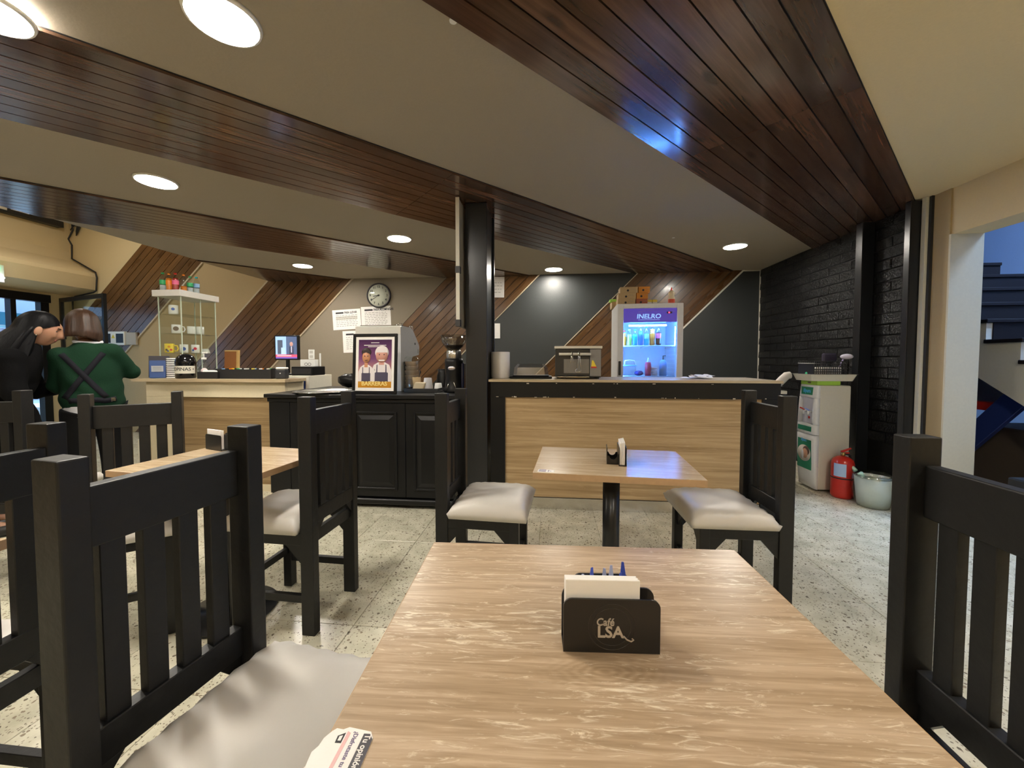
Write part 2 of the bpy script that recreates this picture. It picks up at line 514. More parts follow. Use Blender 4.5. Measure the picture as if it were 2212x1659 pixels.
# ---- high bay over the street entrance (left)
upper = struct(MB().box(XL - 0.2, -4.36, YF, YB + 0.2, 3.75, 3.9).build('ceiling', M['cream']), 'high cream ceiling over the street entrance')
struct(MB().box(-4.36, -4.26, YF, YB, CZ + 0.16, 3.9).build('wall_bulkhead', M['cream']), 'cream bulkhead above the edge of the low ceiling')

# ---- back wall with painted fields and diagonal boards
wb = struct(MB().box(XL - 0.2, XR + 0.2, YB, YB + 0.2, 0, 3.9).build('wall_back', M['cream']), 'back wall with diagonal wood stripes and painted fields')
QS = [(-9.60, -8.23), (-6.80, -5.44), (-3.95, -2.60), (-1.18, 0.21)]
def wall_poly(q0, q1, x0, x1, z0, z1):
    pts = [(q + z, z) for q, z in ((q0, -1), (q1, -1), (q1, 6), (q0, 6))]
    return clip_rect(pts, x0, x1, z0, z1)
MW = Matrix(((1 / S2, -1 / S2, 0), (0, 0, -1), (1 / S2, 1 / S2, 0))).to_euler()
for si, (q0, q1) in enumerate(QS):
    top = 3.75 if si == 0 else (3.75 if si == 1 else CZ)
    x1lim = -4.36 if si == 0 else XR
    n = 10
    w = (q1 - q0) / S2 / n
    for k in range(n):
        a, b = q0 / S2 + k * w + 0.004, q0 / S2 + (k + 1) * w - 0.004
        pts = wall_poly(a * S2, b * S2, XL + 0.01, XR - 0.002, 0.0, CZ if si >= 2 else 3.7)
        if si == 1: pts = clip_poly(pts, 0, 1, CZ) if True else pts
        if len(pts) < 3: continue
        cx = sum(p[0] for p in pts) / len(pts); cz = sum(p[1] for p in pts) / len(pts)
        loc = [(((x - cx) + (z - cz)) / S2, (-(x - cx) + (z - cz)) / S2) for x, z in pts]
        MB().prism(loc, 0.003, 0.016).build('wall_board', M['wall_wood'], wb, (cx, YB, cz), MW)
    bk = wall_poly(q0, q1, XL + 0.01, XR - 0.002, 0, CZ if si >= 1 else 3.7)
    MB().prism(bk, YB - 0.004, YB + 0.001, 'xz').build('backing_board', M['black_matt'], wb)
# painted fields between the stripes
def field(q0, q1, mat, top=CZ, x0=XL, x1=XR):
    p = wall_poly(q0, q1, x0, x1, 0, top)
    MB().prism(p, YB - 0.005, YB + 0.001, 'xz').build('painted_field', M[mat], wb)
field(-8.23, -6.80, 'tan', 3.7)
field(-5.44, -3.95, 'taupe_wall')
field(-2.60, -1.18, 'charcoal')
field(0.21, 3.0, 'charcoal')
# thin edge trims along the stripes
def edge_trim(q, z0, z1, mat, w=0.022):
    p = wall_poly(q - w / 2 * S2, q + w / 2 * S2, XL, XR, z0, z1)
    if len(p) > 2: MB().prism(p, YB - 0.024, YB - 0.003, 'xz').build('trim_strip', M[mat], wb)
edge_trim(-8.22, 0.6, 3.6, 'trim'); edge_trim(-6.81, 0.6, CZ, 'trim'); edge_trim(-5.43, 0.6, CZ, 'trim')
edge_trim(-3.96, 1.2, CZ, 'taupe_wall', 0.014); edge_trim(-2.59, 0.9, CZ, 'trim', 0.012)
edge_trim(-1.19, 0.9, CZ, 'trim', 0.012); edge_trim(0.22, 0.9, CZ, 'trim_white', 0.02)
MB().box(XR - 0.014, XR - 0.002, YB - 0.016, YB - 0.002, 0.4, CZ - 0.002).build('corner_bead', M['trim_white'], wb)
MB().box(2.62, XR - 0.012, YB - 0.014, YB - 0.002, CZ - 0.014, CZ - 0.002).build('corner_bead', M['trim_white'], wb)

# ---- right wall: black brick, steel posts, cream pier and opening to the stair hall
wr = struct(MB().box(XR, XR + 0.2, 3.14, YB + 0.2, 0, CZ + 0.16).build('wall_right', M['mortar']), 'right wall of black painted brick with a cream pier')
bm_bricks = []
bh, bl = 0.093, 0.30
brick_mes = []
for v in range(5):
    rnd = random.Random(v)
    b = MB().box(-0.006, 0.016, -bl / 2 + 0.004, bl / 2 - 0.004, -bh / 2 + 0.0035, bh / 2 - 0.0035, bev=0.005)
    for vt in b.bm.verts: vt.co += Vector((rnd.uniform(-.003, .003), rnd.uniform(-.0015, .0015), rnd.uniform(-.0015, .0015)))
    me = b.mesh('brick'); me.materials.append(M['brick']); brick_mes.append(me)
for r in range(21):
    z = CZ - bh / 2 - 0.004 - r * bh
    off = 0.15 if r % 2 else 0.0
    y = YB - 0.15 - off
    while y - bl / 2 > 3.32:
        link('brick', random.choice(brick_mes), None, wr, (XR - 0.004, y, z))
        y -= bl
# cream facing of the pier next to the posts and white jamb
MB().box(XR - 0.012, XR + 0.002, 3.14, 3.262, 0, CZ).build('pier_facing', M['tan'], wr)
MB().box(XR - 0.03, XR - 0.006, 3.262, 3.283, 0, CZ - 0.004).build('corner_bead', M['black_matt'], wr)
MB().box(XR - 0.05, XR - 0.006, 3.285, 3.318, 0, CZ - 0.004).build('corner_bead', M['trim_white'], wr)
MB().box(XR - 0.014, XR + 0.202, 3.128, 3.142, 0, 2.085).build('jamb', plain('jamb_paint', (0.56, 0.52, 0.40), 0.6), wr)
struct(MB().box(XR, XR + 0.2, YF, 3.14, 2.085, CZ + 0.16).build('wall_header', M['cream']), 'cream header above the opening to the stair hall')
struct(MB().box(XR, XR + 0.2, YF, 0.55, 0, 2.085).build('wall_right', M['cream']), 'cream right wall behind the viewer')
for y0, y1, lb in ((3.79, 3.865, 'black steel post in the middle of the brick wall'), (3.325, 3.375, 'black steel post at the end of the brick wall beside the cream pier')):
    t = thing('steel_post', lb, 'post', (2.81, (y0 + y1) / 2, 0), 0, 'black steel posts')
    MB().box(-0.06, -0.052, -(y1 - y0) / 2, (y1 - y0) / 2, 0, CZ - 0.018, bev=0.002).build('flange', M['steel_black'], t)
    MB().box(0.030, 0.040, -(y1 - y0) / 2, (y1 - y0) / 2, 0, CZ - 0.018).build('flange', M['steel_black'], t)
    MB().box(-0.052, 0.030, -(y1 - y0) / 2, -(y1 - y0) / 2 + 0.012, 0, CZ - 0.018).build('web', M['steel_black'], t)
    MB().box(-0.06, 0.04, -(y1 - y0) / 2 - 0.03, (y1 - y0) / 2 + 0.03, 0, 0.008).build('base_plate', M['steel_black'], t)

# ---- wall behind the viewer
struct(MB().box(XL - 0.2, XR + 0.2, YF - 0.2, YF, 0, 3.9).build('wall_front', M['cream']), 'cream wall behind the viewer')

# ---- left wall with the street door
wl = struct(MB().box(XL - 0.2, XL, 5.40, YB + 0.2, 0, 3.9).build('wall_left', M['cream']), 'cream street wall with glass entrance')
MB().box(XL - 0.2, XL, 2.6, 5.40, 2.18, 3.9).build('wall_panel', M['cream'], wl)
MB().box(XL - 0.2, XL, YF, 2.6, 0, 3.9).build('wall_panel', M['cream'], wl)
dr = struct(thing('door_1', 'black framed glass street door', None))
MB().box(XL - 0.06, XL + 0.04, 5.30, 5.40, 0, 2.18).build('frame_post', M['black'], dr)
MB().box(XL - 0.06, XL + 0.05, 2.6, 5.42, 2.08, 2.20).build('frame_head', M['black'], dr)
MB().box(XL - 0.06, XL + 0.04, 4.96, 5.02, 0, 2.08).build('frame_post', M['black'], dr)
MB().box(XL - 0.012, XL - 0.004, 5.02, 5.30, 0.02, 2.08).build('pane', M['glass'], dr)
leaf = thing('door_leaf', 'open black framed glass door leaf against the back wall', 'door', (-7.86, 5.55, 0.012), math.atan2(5.199 - 5.555, -6.645 + 7.9))
MB().box(0, 1.30, -0.02, 0.02, 2.10, 2.16).build('top_rail', M['black'], leaf)
MB().box(0, 1.30, -0.02, 0.02, 0.0, 0.12).build('bottom_rail', M['black'], leaf)
MB().box(1.25, 1.30, -0.02, 0.02, 0.12, 2.10).build('stile', M['black'], leaf)
MB().box(0, 0.05, -0.02, 0.02, 0.12, 2.10).build('stile', M['black'], leaf)
MB().box(0.05, 1.25, -0.004, 0.004, 0.12, 2.10).build('pane', M['glass'], leaf)
# roller shutter housing above the door, seen end-on at the back wall
sh = MB().prism([(-7.899, 2.955), (-7.82, 2.80), (-7.416, 2.59), (-7.393, 2.529), (-7.42, 2.326), (-7.899, 2.24)], 2.4, YB - 0.001, 'xz').build('shutter_housing', M['cream'])
tag(sh, 'cream boxed shutter housing above the street door', 'housing')
cab = MB().tube([(-7.80, YB - 0.034, 3.62), (-7.77, YB - 0.034, 3.30), (-7.86, YB - 0.034, 3.16), (-7.80, YB - 0.034, 3.06), (-7.81, YB - 0.034, 2.84), (-7.60, YB - 0.034, 2.725), (-7.385, YB - 0.034, 2.61), (-7.365, YB - 0.034, 2.52),
                 (-7.385, YB - 0.034, 2.31), (-7.44, YB - 0.034, 2.285), (-7.78, YB - 0.034, 2.225), (-7.83, YB - 0.034, 2.18), (-7.83, YB - 0.034, 1.6)], 0.012, 6).build('cable', M['black_matt'])
tag(cab, 'dark cable running down around the shutter housing', 'cable')
bx = thing('sign_box', 'dark box with torn tape fixed high on the street wall', 'box', (-7.84, 4.8, 3.30))
MB().box(-0.055, 0.06, -1.0, 0.78, 0, 0.225, bev=0.006).build('body', M['black_matt'], bx)
MB().box(0.058, 0.064, -0.2, 0.12, 0.03, 0.18).build('tape_patch', M['white_warm'], bx)
MB().box(0.058, 0.064, 0.16, 0.36, 0.06, 0.15).build('tape_patch', M['paper'], bx)
lo = MB()
for k in range(4):
    lo.tube([(0.02 * k, 0, 0.02 * k), (0.06 + 0.03 * k, 0.0, 0.09 + 0.01 * k), (0.12 + 0.02 * k, 0, 0.05), (0.10, 0, -0.03 - 0.02 * k)], 0.007, 5)
tag(lo.build('wire_loops', M['black_matt'], None, (-7.82, YB - 0.03, 3.30)), 'loose black wire loops beside the high dark box', 'wire')

# ---- street outside the door
st = struct(MB().box(-14.2, -14.0, 0, 14, 0, 5).build('facade', plain('far_facade_paint', (0.55, 0.62, 0.72), 0.8)), 'pale facade across the street')
tag(MB().box(-14.0, -12.9, 1, 13, 2.02, 2.32).build('awning', plain('teal_awning', (0.01, 0.12, 0.17), 0.7)), 'teal awning across the street', 'awning')
MB().box(-14.02, -13.98, 0, 14, 0.1, 1.98).build('shop_front', plain('shop_front_grey', (0.20, 0.20, 0.26), 0.5), st)
tag(MB().ball((-13.85, 8.2, 1.72), 0.16).build('street_lamp', emit('street_lamp_glow', (0.9, 0.92, 1.0), 14)), 'bright white lamp across the street', 'lamp')
tag(MB().box(-13.95, -13.9, 7.2, 8.0, 1.36, 1.46).build('shop_light', emit('shop_tube_glow', (0.5, 0.65, 1.0), 9)), 'blue-white light strip across the street', 'lamp')
gl = thing('glow_spots', 'small green and white glowing spots by the shutter housing', 'lamp', (-7.335, 4.50, 2.36))  # green and white glowing balls on a bracket
MB().ball((0, 0, 0.045), 0.04).build('green_spot', emit('green_spot_glow', (0.05, 1.0, 0.35), 2), gl)
MB().ball((0, 0.02, -0.075), 0.04, 1, 1.6, 0.6).build('white_spot', emit('white_spot_glow', (0.75, 0.8, 1.0), 5), gl)
MB().box(-0.05, -0.03, -0.1, 0.1, -0.13, 0.1).build('bracket', M['white_warm'], gl)

# ---- stair hall behind the opening
HALL = plain('hall_wall_paint', (0.44, 0.54, 0.72), 0.7, 0.05, 80)
hall = struct(MB().box(3.07, 6.0, 7.6, 7.8, 0, 3.9).build('wall_hall_back', HALL), 'pale blue-grey wall of the stair hall')
struct(MB().box(5.6, 5.8, YF, 7.6, 0, 3.9).build('wall_hall_side', HALL), 'pale side wall of the stair hall')
struct(MB().box(3.07, 6.0, YF, 7.8, 3.9, 4.05).build('ceiling', M['white']), 'white stair hall ceiling')
struct(MB().box(3.07, 6.0, YF - 0.2, YF, 0, 3.9).build('wall_hall_front', HALL), 'stair hall wall behind the viewer')
struct(MB().box(XR, XR + 0.2, YB + 0.2, 7.8, 0, 3.9).build('wall_hall_inner', HALL), 'inner stair hall wall')
struct(MB().box(XR + 0.1, XR + 0.2, YF, YB + 0.2, CZ + 0.16, 3.9).build('wall_hall_upper', HALL), 'upper stair hall wall above the cafe ceiling')
TREAD = plain('dark_plum_tread', (0.009, 0.006, 0.007), 0.6, spec=0.2)
stair = thing('staircase', 'white sided staircase with dark plum treads in the hall', 'staircase', (3.5, 3.28, 0))
rise, run, n0 = 0.165, 0.24, 11
prof = []
k0 = -6
for k in range(k0, 9):
    z = 1.155 + (k - 1) * rise + rise
    y = k * run - run
    prof += [(y, z - rise), (y, z)]
prof.append((prof[-1][0] + run, prof[-1][1]))
y_end = prof[-1][0]
und = [(y_end, prof[-1][1] - 0.42), (k0 * run - run + 0.30, 0.0), (k0 * run - run, 0.0)]
prof = [p for p in prof if p[1] >= 0]
MB().prism(prof + und[:2], 0, 0.06, 'yz').build('stringer', M['trim_white'], stair)
MB().prism([(a, b - 0.02) for a, b in prof] + und[:2], 0.06, 1.05, 'yz').build('flight', plain('stair_soffit', (0.35, 0.33, 0.32), 0.7), stair)
for k in range(k0 + 1, 9):
    z = 1.155 + (k - 1) * rise + rise; y = k * run - run
    if z < 0.05: continue
    MB().box(-0.02, 1.05, y - 0.025, y + run, z - 0.004, z + 0.026, bev=0.004).build('tread', TREAD, stair)
    MB().box(0.045, 1.05, y - 0.008, y + 0.004, z - rise + 0.02, z).build('riser', TREAD, stair)
bd = thing('leaning_board', 'dark blue board leaning under the staircase', 'board', (3.60, 3.35, 0), 0)
MB().box(-0.02, 0.02, -0.08, 0.08, 0.0, 1.25, bev=0.004).build('plank', M['blue'], bd, (0, 0.72, 0.06), (R(40), 0, 0))
tag(MB().box(3.75, 4.3, 3.0, 3.9, 0.0, 0.62, bev=0.01).build('storage_box', plain('brown_box', (0.10, 0.07, 0.045), 0.8)), 'brown box stored in the dark under the stairs', 'box')
tag(MB().box(3.62, 3.72, 3.55, 4.2, 0.76, 0.83).build('red_rail', M['red']), 'dark red rail under the staircase', 'rail')
tag(MB().box(3.9, 3.96, 3.75, 4.5, 0.80, 1.12).build('metal_sheet', plain('metal_sheet', (0.25, 0.28, 0.30), 0.6)), 'grey metal sheet standing under the stairs', 'panel')
bg = MB()
rb = random.Random(3)
bg.ball((0, 0, 0.09), 0.16, 1.25, 1, 0.62, 18, 12)
for v in bg.bm.verts: v.co += Vector((rb.uniform(-.02, .02), rb.uniform(-.02, .02), rb.uniform(-.012, .02)))
tag(bg.build('plastic_bag', M['white'], None, (3.22, 2.62, 0.40)), 'crumpled white plastic bag on the crate under the stairs', 'bag')
tag(MB().box(3.10, 3.47, 2.35, 2.95, 0, 0.385, bev=0.01).build('crate', M['black_matt']), 'black crate in the stair hall opening', 'crate')
# added, unseen fill light on the hall ceiling, gives the hall its blue
hl = thing('hall_fill_light', 'added unseen blue-white fill light on the stair hall ceiling', 'lamp', (4.4, 2.6, 3.84))
MB().box(-0.5, 0.5, -0.6, 0.6, 0.0, 0.055, bev=0.005).build('housing', M['white'], hl)
MB().box(-0.46, 0.46, -0.56, 0.56, -0.012, 0.001).build('diffuser', emit('hall_fill_glow', (0.40, 0.62, 1.0), 20.0), hl)

# ---- pillar between the two counters
pl = thing('pillar', 'black steel pillar between the two counters', 'pillar', (-0.585, 3.05, 0))
MB().box(-0.085, 0.085, -0.02, 0.0, 0, CZ - 0.018, bev=0.003).build('front_flange', M['steel_black'], pl)
MB().box(-0.06, 0.075, 0.0, 0.33, 0, CZ - 0.018).build('web', M['steel_black'], pl)
MB().box(-0.085, 0.092, 0.33, 0.35, 0, CZ - 0.018, bev=0.003).build('rear_flange', M['steel_black'], pl)
mb = thing('menu_board', 'cream menu panel fixed edge-on to the left of the black pillar', 'panel', (-0.70, 2.90, 1.436))
MB().box(-0.010, 0.010, 0.0, 0.33, 0, 0.955, bev=0.002).build('board', plain('panel_board', (0.42, 0.37, 0.27), 0.35), mb)
MB().box(-0.014, 0.014, -0.006, 0.004, 0.0, 0.96).build('edge_strip', M['trim_white'], mb)
for z in (0.0, 0.40): MB().box(-0.018, 0.018, -0.010, 0.03, z, z + 0.05).build('clip', M['black_matt'], mb)

# ---- ceiling downlights
LPOS = [(-1.19, 1.35), (-1.97, 1.21), (-2.72, 2.48), (-3.235, 4.84), (-1.537, 3.865), (0.033, 5.37), (1.985, 4.49),
        (-0.6, -1.6), (1.5, -1.1), (-2.6, -0.9), (-4.0, 0.9), (2.0, 0.9)]
LLAB = ['nearest round downlight at the top of the picture', 'round downlight cut by the top left corner', 'round downlight between the two left wood stripes',
        'small round downlight above the monitor', 'round downlight left of the pillar above the wall clock', 'round downlight above the black wall behind the paper roll',
        'round downlight above the fridge near the brick wall', 'round downlight behind the viewer on the taupe field', 'round downlight on the cream ceiling behind the viewer',
        'round downlight behind the viewer at far left', 'round downlight left of the viewer', 'round downlight at the rear of the cream ceiling']
for (x, y), lb in zip(LPOS, LLAB):
    zc = CZ - (0.006 if x - y > -0.55 else (0.0165 if x - y < -3.05 and x - y > -3.3 else 0.0))
    t = thing('ceiling_light', lb, 'lamp', (x, y, zc), 0, 'round ceiling downlights')
    MB().lathe([(0.112, -0.0125), (0.119, -0.011), (0.123, 0.0), (0.112, 0.0)], seg=40).build('trim_ring', M['lamp_ring'], t)
    MB().lathe([(0.0, -0.013), (0.095, -0.013), (0.112, -0.010), (0.112, 0.0), (0, 0.0)], seg=40).build('diffuser', M['lamp_glow'], t)
BAY = emit('bay_fill_glow', LAMP_COL, LAMP * 0.45)  # extra lamps, out of view, added to brighten the left back area
for x, y, lb in ((-6.2, 4.3, 'added unseen downlight in the high bay near the back wall'), (-6.2, 1.9, 'added unseen downlight in the high bay by the street door')):
    t = thing('ceiling_light', lb, 'lamp', (x, y, 3.75), 0, 'round ceiling downlights')
    MB().lathe([(0.16, -0.012), (0.18, -0.010), (0.186, 0.0), (0.16, 0.0)], seg=40).build('trim_ring', M['lamp_ring'], t)
    MB().lathe([(0.0, -0.013), (0.15, -0.013), (0.16, -0.010), (0.16, 0.0), (0, 0.0)], seg=40).build('diffuser', BAY, t)
for x, y in ((-0.36, 1.44), (1.23, 4.13)):
    tag(MB().cyl((x, y, CZ - 0.004), 0.014, 0.004, 10).build('ceiling_fitting', M['white']), 'tiny white fitting on the ceiling ' + ('near the first downlight' if y < 2 else 'left of the fridge downlight'), 'fitting')
# ================================================================== CHAIRS
def cushion_mesh(seed=1, lx=0.38, ly=0.405, h=0.062, z0=0.44):
    rnd = random.Random(seed)
    b = MB(); n = 22
    def hz(u, v):
        e = max(0.0, (1 - abs(u) ** 5) * (1 - abs(v) ** 5))
        w = 0.0009 * math.sin(u * 7 + v * 3 + seed) * e + 0.0009 * math.sin(v * 9 - u * 4 + 2 * seed)
        edge = max(abs(u), abs(v))
        w += 0.003 * math.sin((u - v) * 21 + seed * 3) * max(0, edge - 0.72) * 5
        return z0 + 0.026 + (h - .010) * e ** 0.5 + w * (1.2 if e > 0.05 else 0.3)
    top = []
    for i in range(n + 1):
        row = []
        for j in range(n + 1):
            u = -1 + 2 * i / n; v = -1 + 2 * j / n
            pin = 1 - 0.05 * (1 - abs(v) ** 2) * (abs(u) ** 6); pin2 = 1 - 0.05 * (1 - abs(u) ** 2) * (abs(v) ** 6)
            row.append(b.bm.verts.new((lx / 2 * u * pin, ly / 2 * v * pin2, hz(u, v))))
        top.append(row)
    bot = [[b.bm.verts.new((lx / 2 * (-1 + 2 * i / n) * .96, ly / 2 * (-1 + 2 * j / n) * .96, z0)) for j in range(n + 1)] for i in range(n + 1)]
    for g in (top, bot):
        for i in range(n):
            for j in range(n):
                f = b.bm.faces.new((g[i][j], g[i + 1][j], g[i + 1][j + 1], g[i][j + 1])); f.smooth = True
    for i in range(n):
        for a, c in (((i, 0), (i + 1, 0)), ((i, n), (i + 1, n)), ((0, i), (0, i + 1)), ((n, i), (n, i + 1))):
            f = b.bm.faces.new((top[a[0]][a[1]], top[c[0]][c[1]], bot[c[0]][c[1]], bot[a[0]][a[1]])); f.smooth = True
    bmesh.ops.recalc_face_normals(b.bm, faces=b.bm.faces[:])
    me = b.mesh('cushion'); me.materials.append(M['cushion'])
    return me
CUSH = [cushion_mesh(s) for s in (1, 2, 5)]
CB = M['chair_black']
def make_chair():
    t = thing('dining_chair', 'x', 'chair', (0, 0, 0), 0, 'black slat-back cafe chairs')
    for s in (-1, 1):
        MB().box(-0.03, 0.03, s * 0.16 - 0.02, s * 0.16 + 0.02, 0, 1.025, bev=0.003, seg=2).build('rear_post', CB, t)
        MB().box(0.325, 0.368, s * 0.165 - 0.0215, s * 0.165 + 0.0215, 0, 0.44, bev=0.002).build('front_leg', CB, t)
        MB().box(0.028, 0.327, s * 0.163 - 0.011, s * 0.163 + 0.011, 0.388, 0.44, bev=0.0015).build('side_rail', CB, t)
        MB().box(0.02, 0.33, s * 0.16 - 0.011, s * 0.16 + 0.011, 0.135, 0.168, bev=0.0015).build('side_stretcher', CB, t)
        for x0, sg in ((0.029, 1), (0.326, -1)):
            MB().prism([(x0, 0.389), (x0 + sg * 0.075, 0.389), (x0, 0.305)], s * 0.163 - 0.010, s * 0.163 + 0.010, 'xz').build('corner_brace', CB, t)
    MB().box(-0.027, 0.001, -0.141, 0.141, 0.862, 0.968, bev=0.003, seg=2).build('crest_rail', CB, t)
    MB().box(-0.027, 0.003, -0.141, 0.141, 0.478, 0.545, bev=0.002).build('lower_rail', CB, t)
    for k in range(4):
        y = -0.14 + 0.0256 + 0.019 + k * 0.0636
        MB().box(-0.025, -0.004, y - 0.019, y + 0.019, 0.543, 0.864, bev=0.0015).build('back_slat', CB, t)
    MB().box(0.334, 0.358, -0.145, 0.145, 0.388, 0.44, bev=0.0015).build('front_rail', CB, t)
    MB().box(-0.012, 0.012, -0.141, 0.141, 0.388, 0.44, bev=0.0015).build('back_rail', CB, t)
    for sg in (-1, 1):
        MB().prism([(sg * 0.144, 0.389), (sg * 0.075, 0.389), (sg * 0.144, 0.315)], 0.338, 0.354, 'yz').build('corner_brace', CB, t)
    MB().box(0.336, 0.356, -0.145, 0.145, 0.175, 0.208, bev=0.0015).build('front_stretcher', CB, t)
    for sg in (-1, 1):
        MB().prism([(sg * 0.141, 0.479), (sg * 0.085, 0.479), (sg * 0.141, 0.415)], -0.022, -0.004, 'yz').build('corner_brace', CB, t)
    link('seat_cushion', CUSH[0], None, t, (0.222, 0, 0))
    return t
CH = [((-0.752, 0.697), -8.6, 'black slat-back chair with grey seat, nearest at the left of the front table'),
      ((0.752, 0.715), 180, 'black slat-back chair at the right of the front table, cut by the frame'),
      ((-1.022, 1.705), 178, 'black slat-back chair with grey seat at the right side of the left table'),
      ((-0.502, 1.945), -3, 'black slat-back chair with grey seat left of the small table before the counter'),
      ((1.022, 1.955), 181, 'black slat-back chair with grey seat right of the small table before the counter'),
      ((-1.985, 1.665), -52, 'black slat-back chair behind the left table in front of the standing people'),
      ((-1.245, 0.680), 180, 'black slat-back chair back at the left frame edge behind the nearest chair'),
      ((-2.865, 1.700), 104, 'black slat-back chair farthest left, below the woman in black')]
c0 = make_chair()
for i, ((x, y), a, lb) in enumerate(CH):
    c = c0 if i == 0 else dup(c0)
    c.location = (x, y, 0); c.rotation_euler = (0, 0, R(a)); c['label'] = lb
    if i:
        for ch in [k for k in bpy.data.objects if k.parent == c and k.name.startswith('seat_cushion')]:
            ch.data = CUSH[i % 3]
            if i == 1: ch.location.x = 0.248

# ================================================================== TABLES
def table(loc, rz, lx, ly, z, mat, label):
    t = thing('cafe_table', label, 'table', (loc[0], loc[1], 0), R(rz), 'square cafe tables with oak tops')
    MB().box(-lx / 2 + .0012, lx / 2 - .0012, -ly / 2 + .0012, ly / 2 - .0012, z - 0.026, z, bev=0.0008).build('table_top', mat, t)
    e = MB()
    e.box(-lx / 2, lx / 2, -ly / 2, -ly / 2 + .0011, z - .0265, z - .0008); e.box(-lx / 2, lx / 2, ly / 2 - .0011, ly / 2, z - .0265, z - .0008)
    e.box(-lx / 2, -lx / 2 + .0011, -ly / 2, ly / 2, z - .0265, z - .0008); e.box(lx / 2 - .0011, lx / 2, -ly / 2, ly / 2, z - .0265, z - .0008)
    e.build('edge_band', M['table_edge'], t)
    MB().cyl((0, 0, 0.03), 0.038, z - 0.066, 28).build('pedestal', M['steel_black'], t)
    MB().box(-0.15, 0.15, -0.02, 0.02, z - 0.036, z - 0.0262).box(-0.02, 0.02, -0.15, 0.15, z - 0.036, z - 0.0262).build('top_bracket', M['steel_black'], t)
    MB().lathe([(0, 0), (0.185, 0), (0.19, 0.006), (0.185, 0.014), (0.06, 0.034), (0.04, 0.05), (0, 0.05)], seg=40).build('foot_disc', M['steel_black'], t)
    return t
T1 = table((0.083, 0.600), 2.5, 0.682, 0.575, 0.755, M['table_top'], 'bleached oak laminate table in the foreground with napkin holder')
T2 = table((0.278, 1.800), -3.5, 0.672, 0.485, 0.72, M['table_top_b'], 'oak laminate cafe table before the right counter')
T3 = table((-1.490, 1.650), -6, 0.665, 0.515, 0.72, M['table_top_b'], 'oak laminate cafe table at left behind the nearest chair')
T4 = table((-1.735, 0.605), 0, 0.68, 0.50, 0.72, M['table_top_b'], 'oak laminate cafe table cut off by the left frame edge')

# ================================================================== RIGHT COUNTER
rc = thing('service_counter', 'black framed service counter with a large oak panel', 'counter', (0, 3.05, 0))
MB().box(-0.475, 1.69, 0.03, 0.42, 0.095, 1.005).build('carcass', M['black'], rc)
MB().box(-0.475, 1.69, -0.006, 0.03, 0.888, 1.008, bev=0.002).build('top_rail', M['black'], rc)
MB().box(-0.475, -0.36, -0.006, 0.03, 0.0, 0.888, bev=0.002).build('stile', M['black'], rc)
MB().box(1.565, 1.69, -0.006, 0.03, 0.0, 0.888, bev=0.002).build('stile', M['black'], rc)
MB().box(-0.36, 1.565, 0.012, 0.03, 0.095, 0.888).build('oak_panel', M['panel_oak'], rc)
MB().box(-0.36, 1.565, 0.006, 0.03, 0.0, 0.092, bev=0.002).build('kick_plate', M['steel'], rc)
rch = random.Random(11)
cp = MB()
for k in range(26):
    x = rch.uniform(-0.45, 1.6); z = rch.choice((0.888, 0.888, 0.889, 0.995))
    cp.box(x, x + rch.uniform(.006, .022), -0.0072, -0.005, z + rch.uniform(-.002, .003), z + rch.uniform(.004, .009))
tag(cp.build('paint_chips', M['chipped'], rc), kind='stuff')
ct = MB().box(-0.49, 1.70, 3.035, 3.60, 1.008, 1.028, bev=0.0015).build('countertop', M['counter_top'])
tag(ct, 'thin pale oak worktop on the right service counter', 'countertop')

# ================================================================== BLACK CABINET
kc = thing('base_cabinet', 'long black panelled cabinet between cash desk and pillar', 'cabinet', (0, 2.95, 0))
MB().box(-2.29, -0.69, 0.02, 0.88, 0.08, 0.875).build('body', M['black'], kc)
MB().box(-2.29, -0.69, 0.05, 0.80, 0.0, 0.08).build('plinth', M['black_matt'], kc)
def raised_door(x0, x1, z0, z1):
    d = MB().box(x0 + .002, x1 - .002, 0.0, 0.02, z0, z1, bev=0.002).build('door', M['black'], kc)
    a0, a1, b0, b1 = x0 + .085, x1 - .085, z0 + .075, z1 - .085
    q = MB()
    q.box(a0, a1, -0.010, 0.0, b1 - .0, b1 + .018, bev=.003).box(a0, a1, -0.010, 0.0, b0 - .018, b0, bev=.003)
    q.box(a0 - .018, a0, -0.010, 0.0, b0 - .018, b1 + .018, bev=.003).box(a1, a1 + .018, -0.010, 0.0, b0 - .018, b1 + .018, bev=.003)
    q.build('moulding', M['black'], d)
    p = MB()
    vs = [p.bm.verts.new(v) for v in ((a0 + .012, 0, b0 + .012), (a1 - .012, 0, b0 + .012), (a1 - .012, 0, b1 - .012), (a0 + .012, 0, b1 - .012),
                                      (a0 + .045, -.012, b0 + .045), (a1 - .045, -.012, b0 + .045), (a1 - .045, -.012, b1 - .045), (a0 + .045, -.012, b1 - .045))]
    p.bm.faces.new(vs[4:])
    for i in range(4): p.bm.faces.new((vs[i], vs[(i + 1) % 4], vs[4 + (i + 1) % 4], vs[4 + i]))
    p.build('raised_field', M['black'], d)
raised_door(-2.11, -1.625, 0.09, 0.84); raised_door(-1.625, -1.14, 0.09, 0.84); raised_door(-1.14, -0.692, 0.09, 0.84)
MB().box(-2.29, -2.112, 0.0, 0.02, 0.09, 0.84, bev=0.002).build('filler_panel', M['black'], kc)
MB().box(-2.30, -0.685, -0.012, 0.02, 0.842, 0.876, bev=0.006).build('cornice', M['black'], kc)
MB().box(-2.29, -0.69, -0.015, 0.05, 0.03, 0.075, bev=0.008).build('skirting', M['black'], kc)
kt = MB().box(-2.31, -0.68, 2.915, 3.86, 0.877, 0.907, bev=0.004).build('cabinet_top', M['black'])
tag(kt, 'black worktop slab on the panelled cabinet', 'countertop')

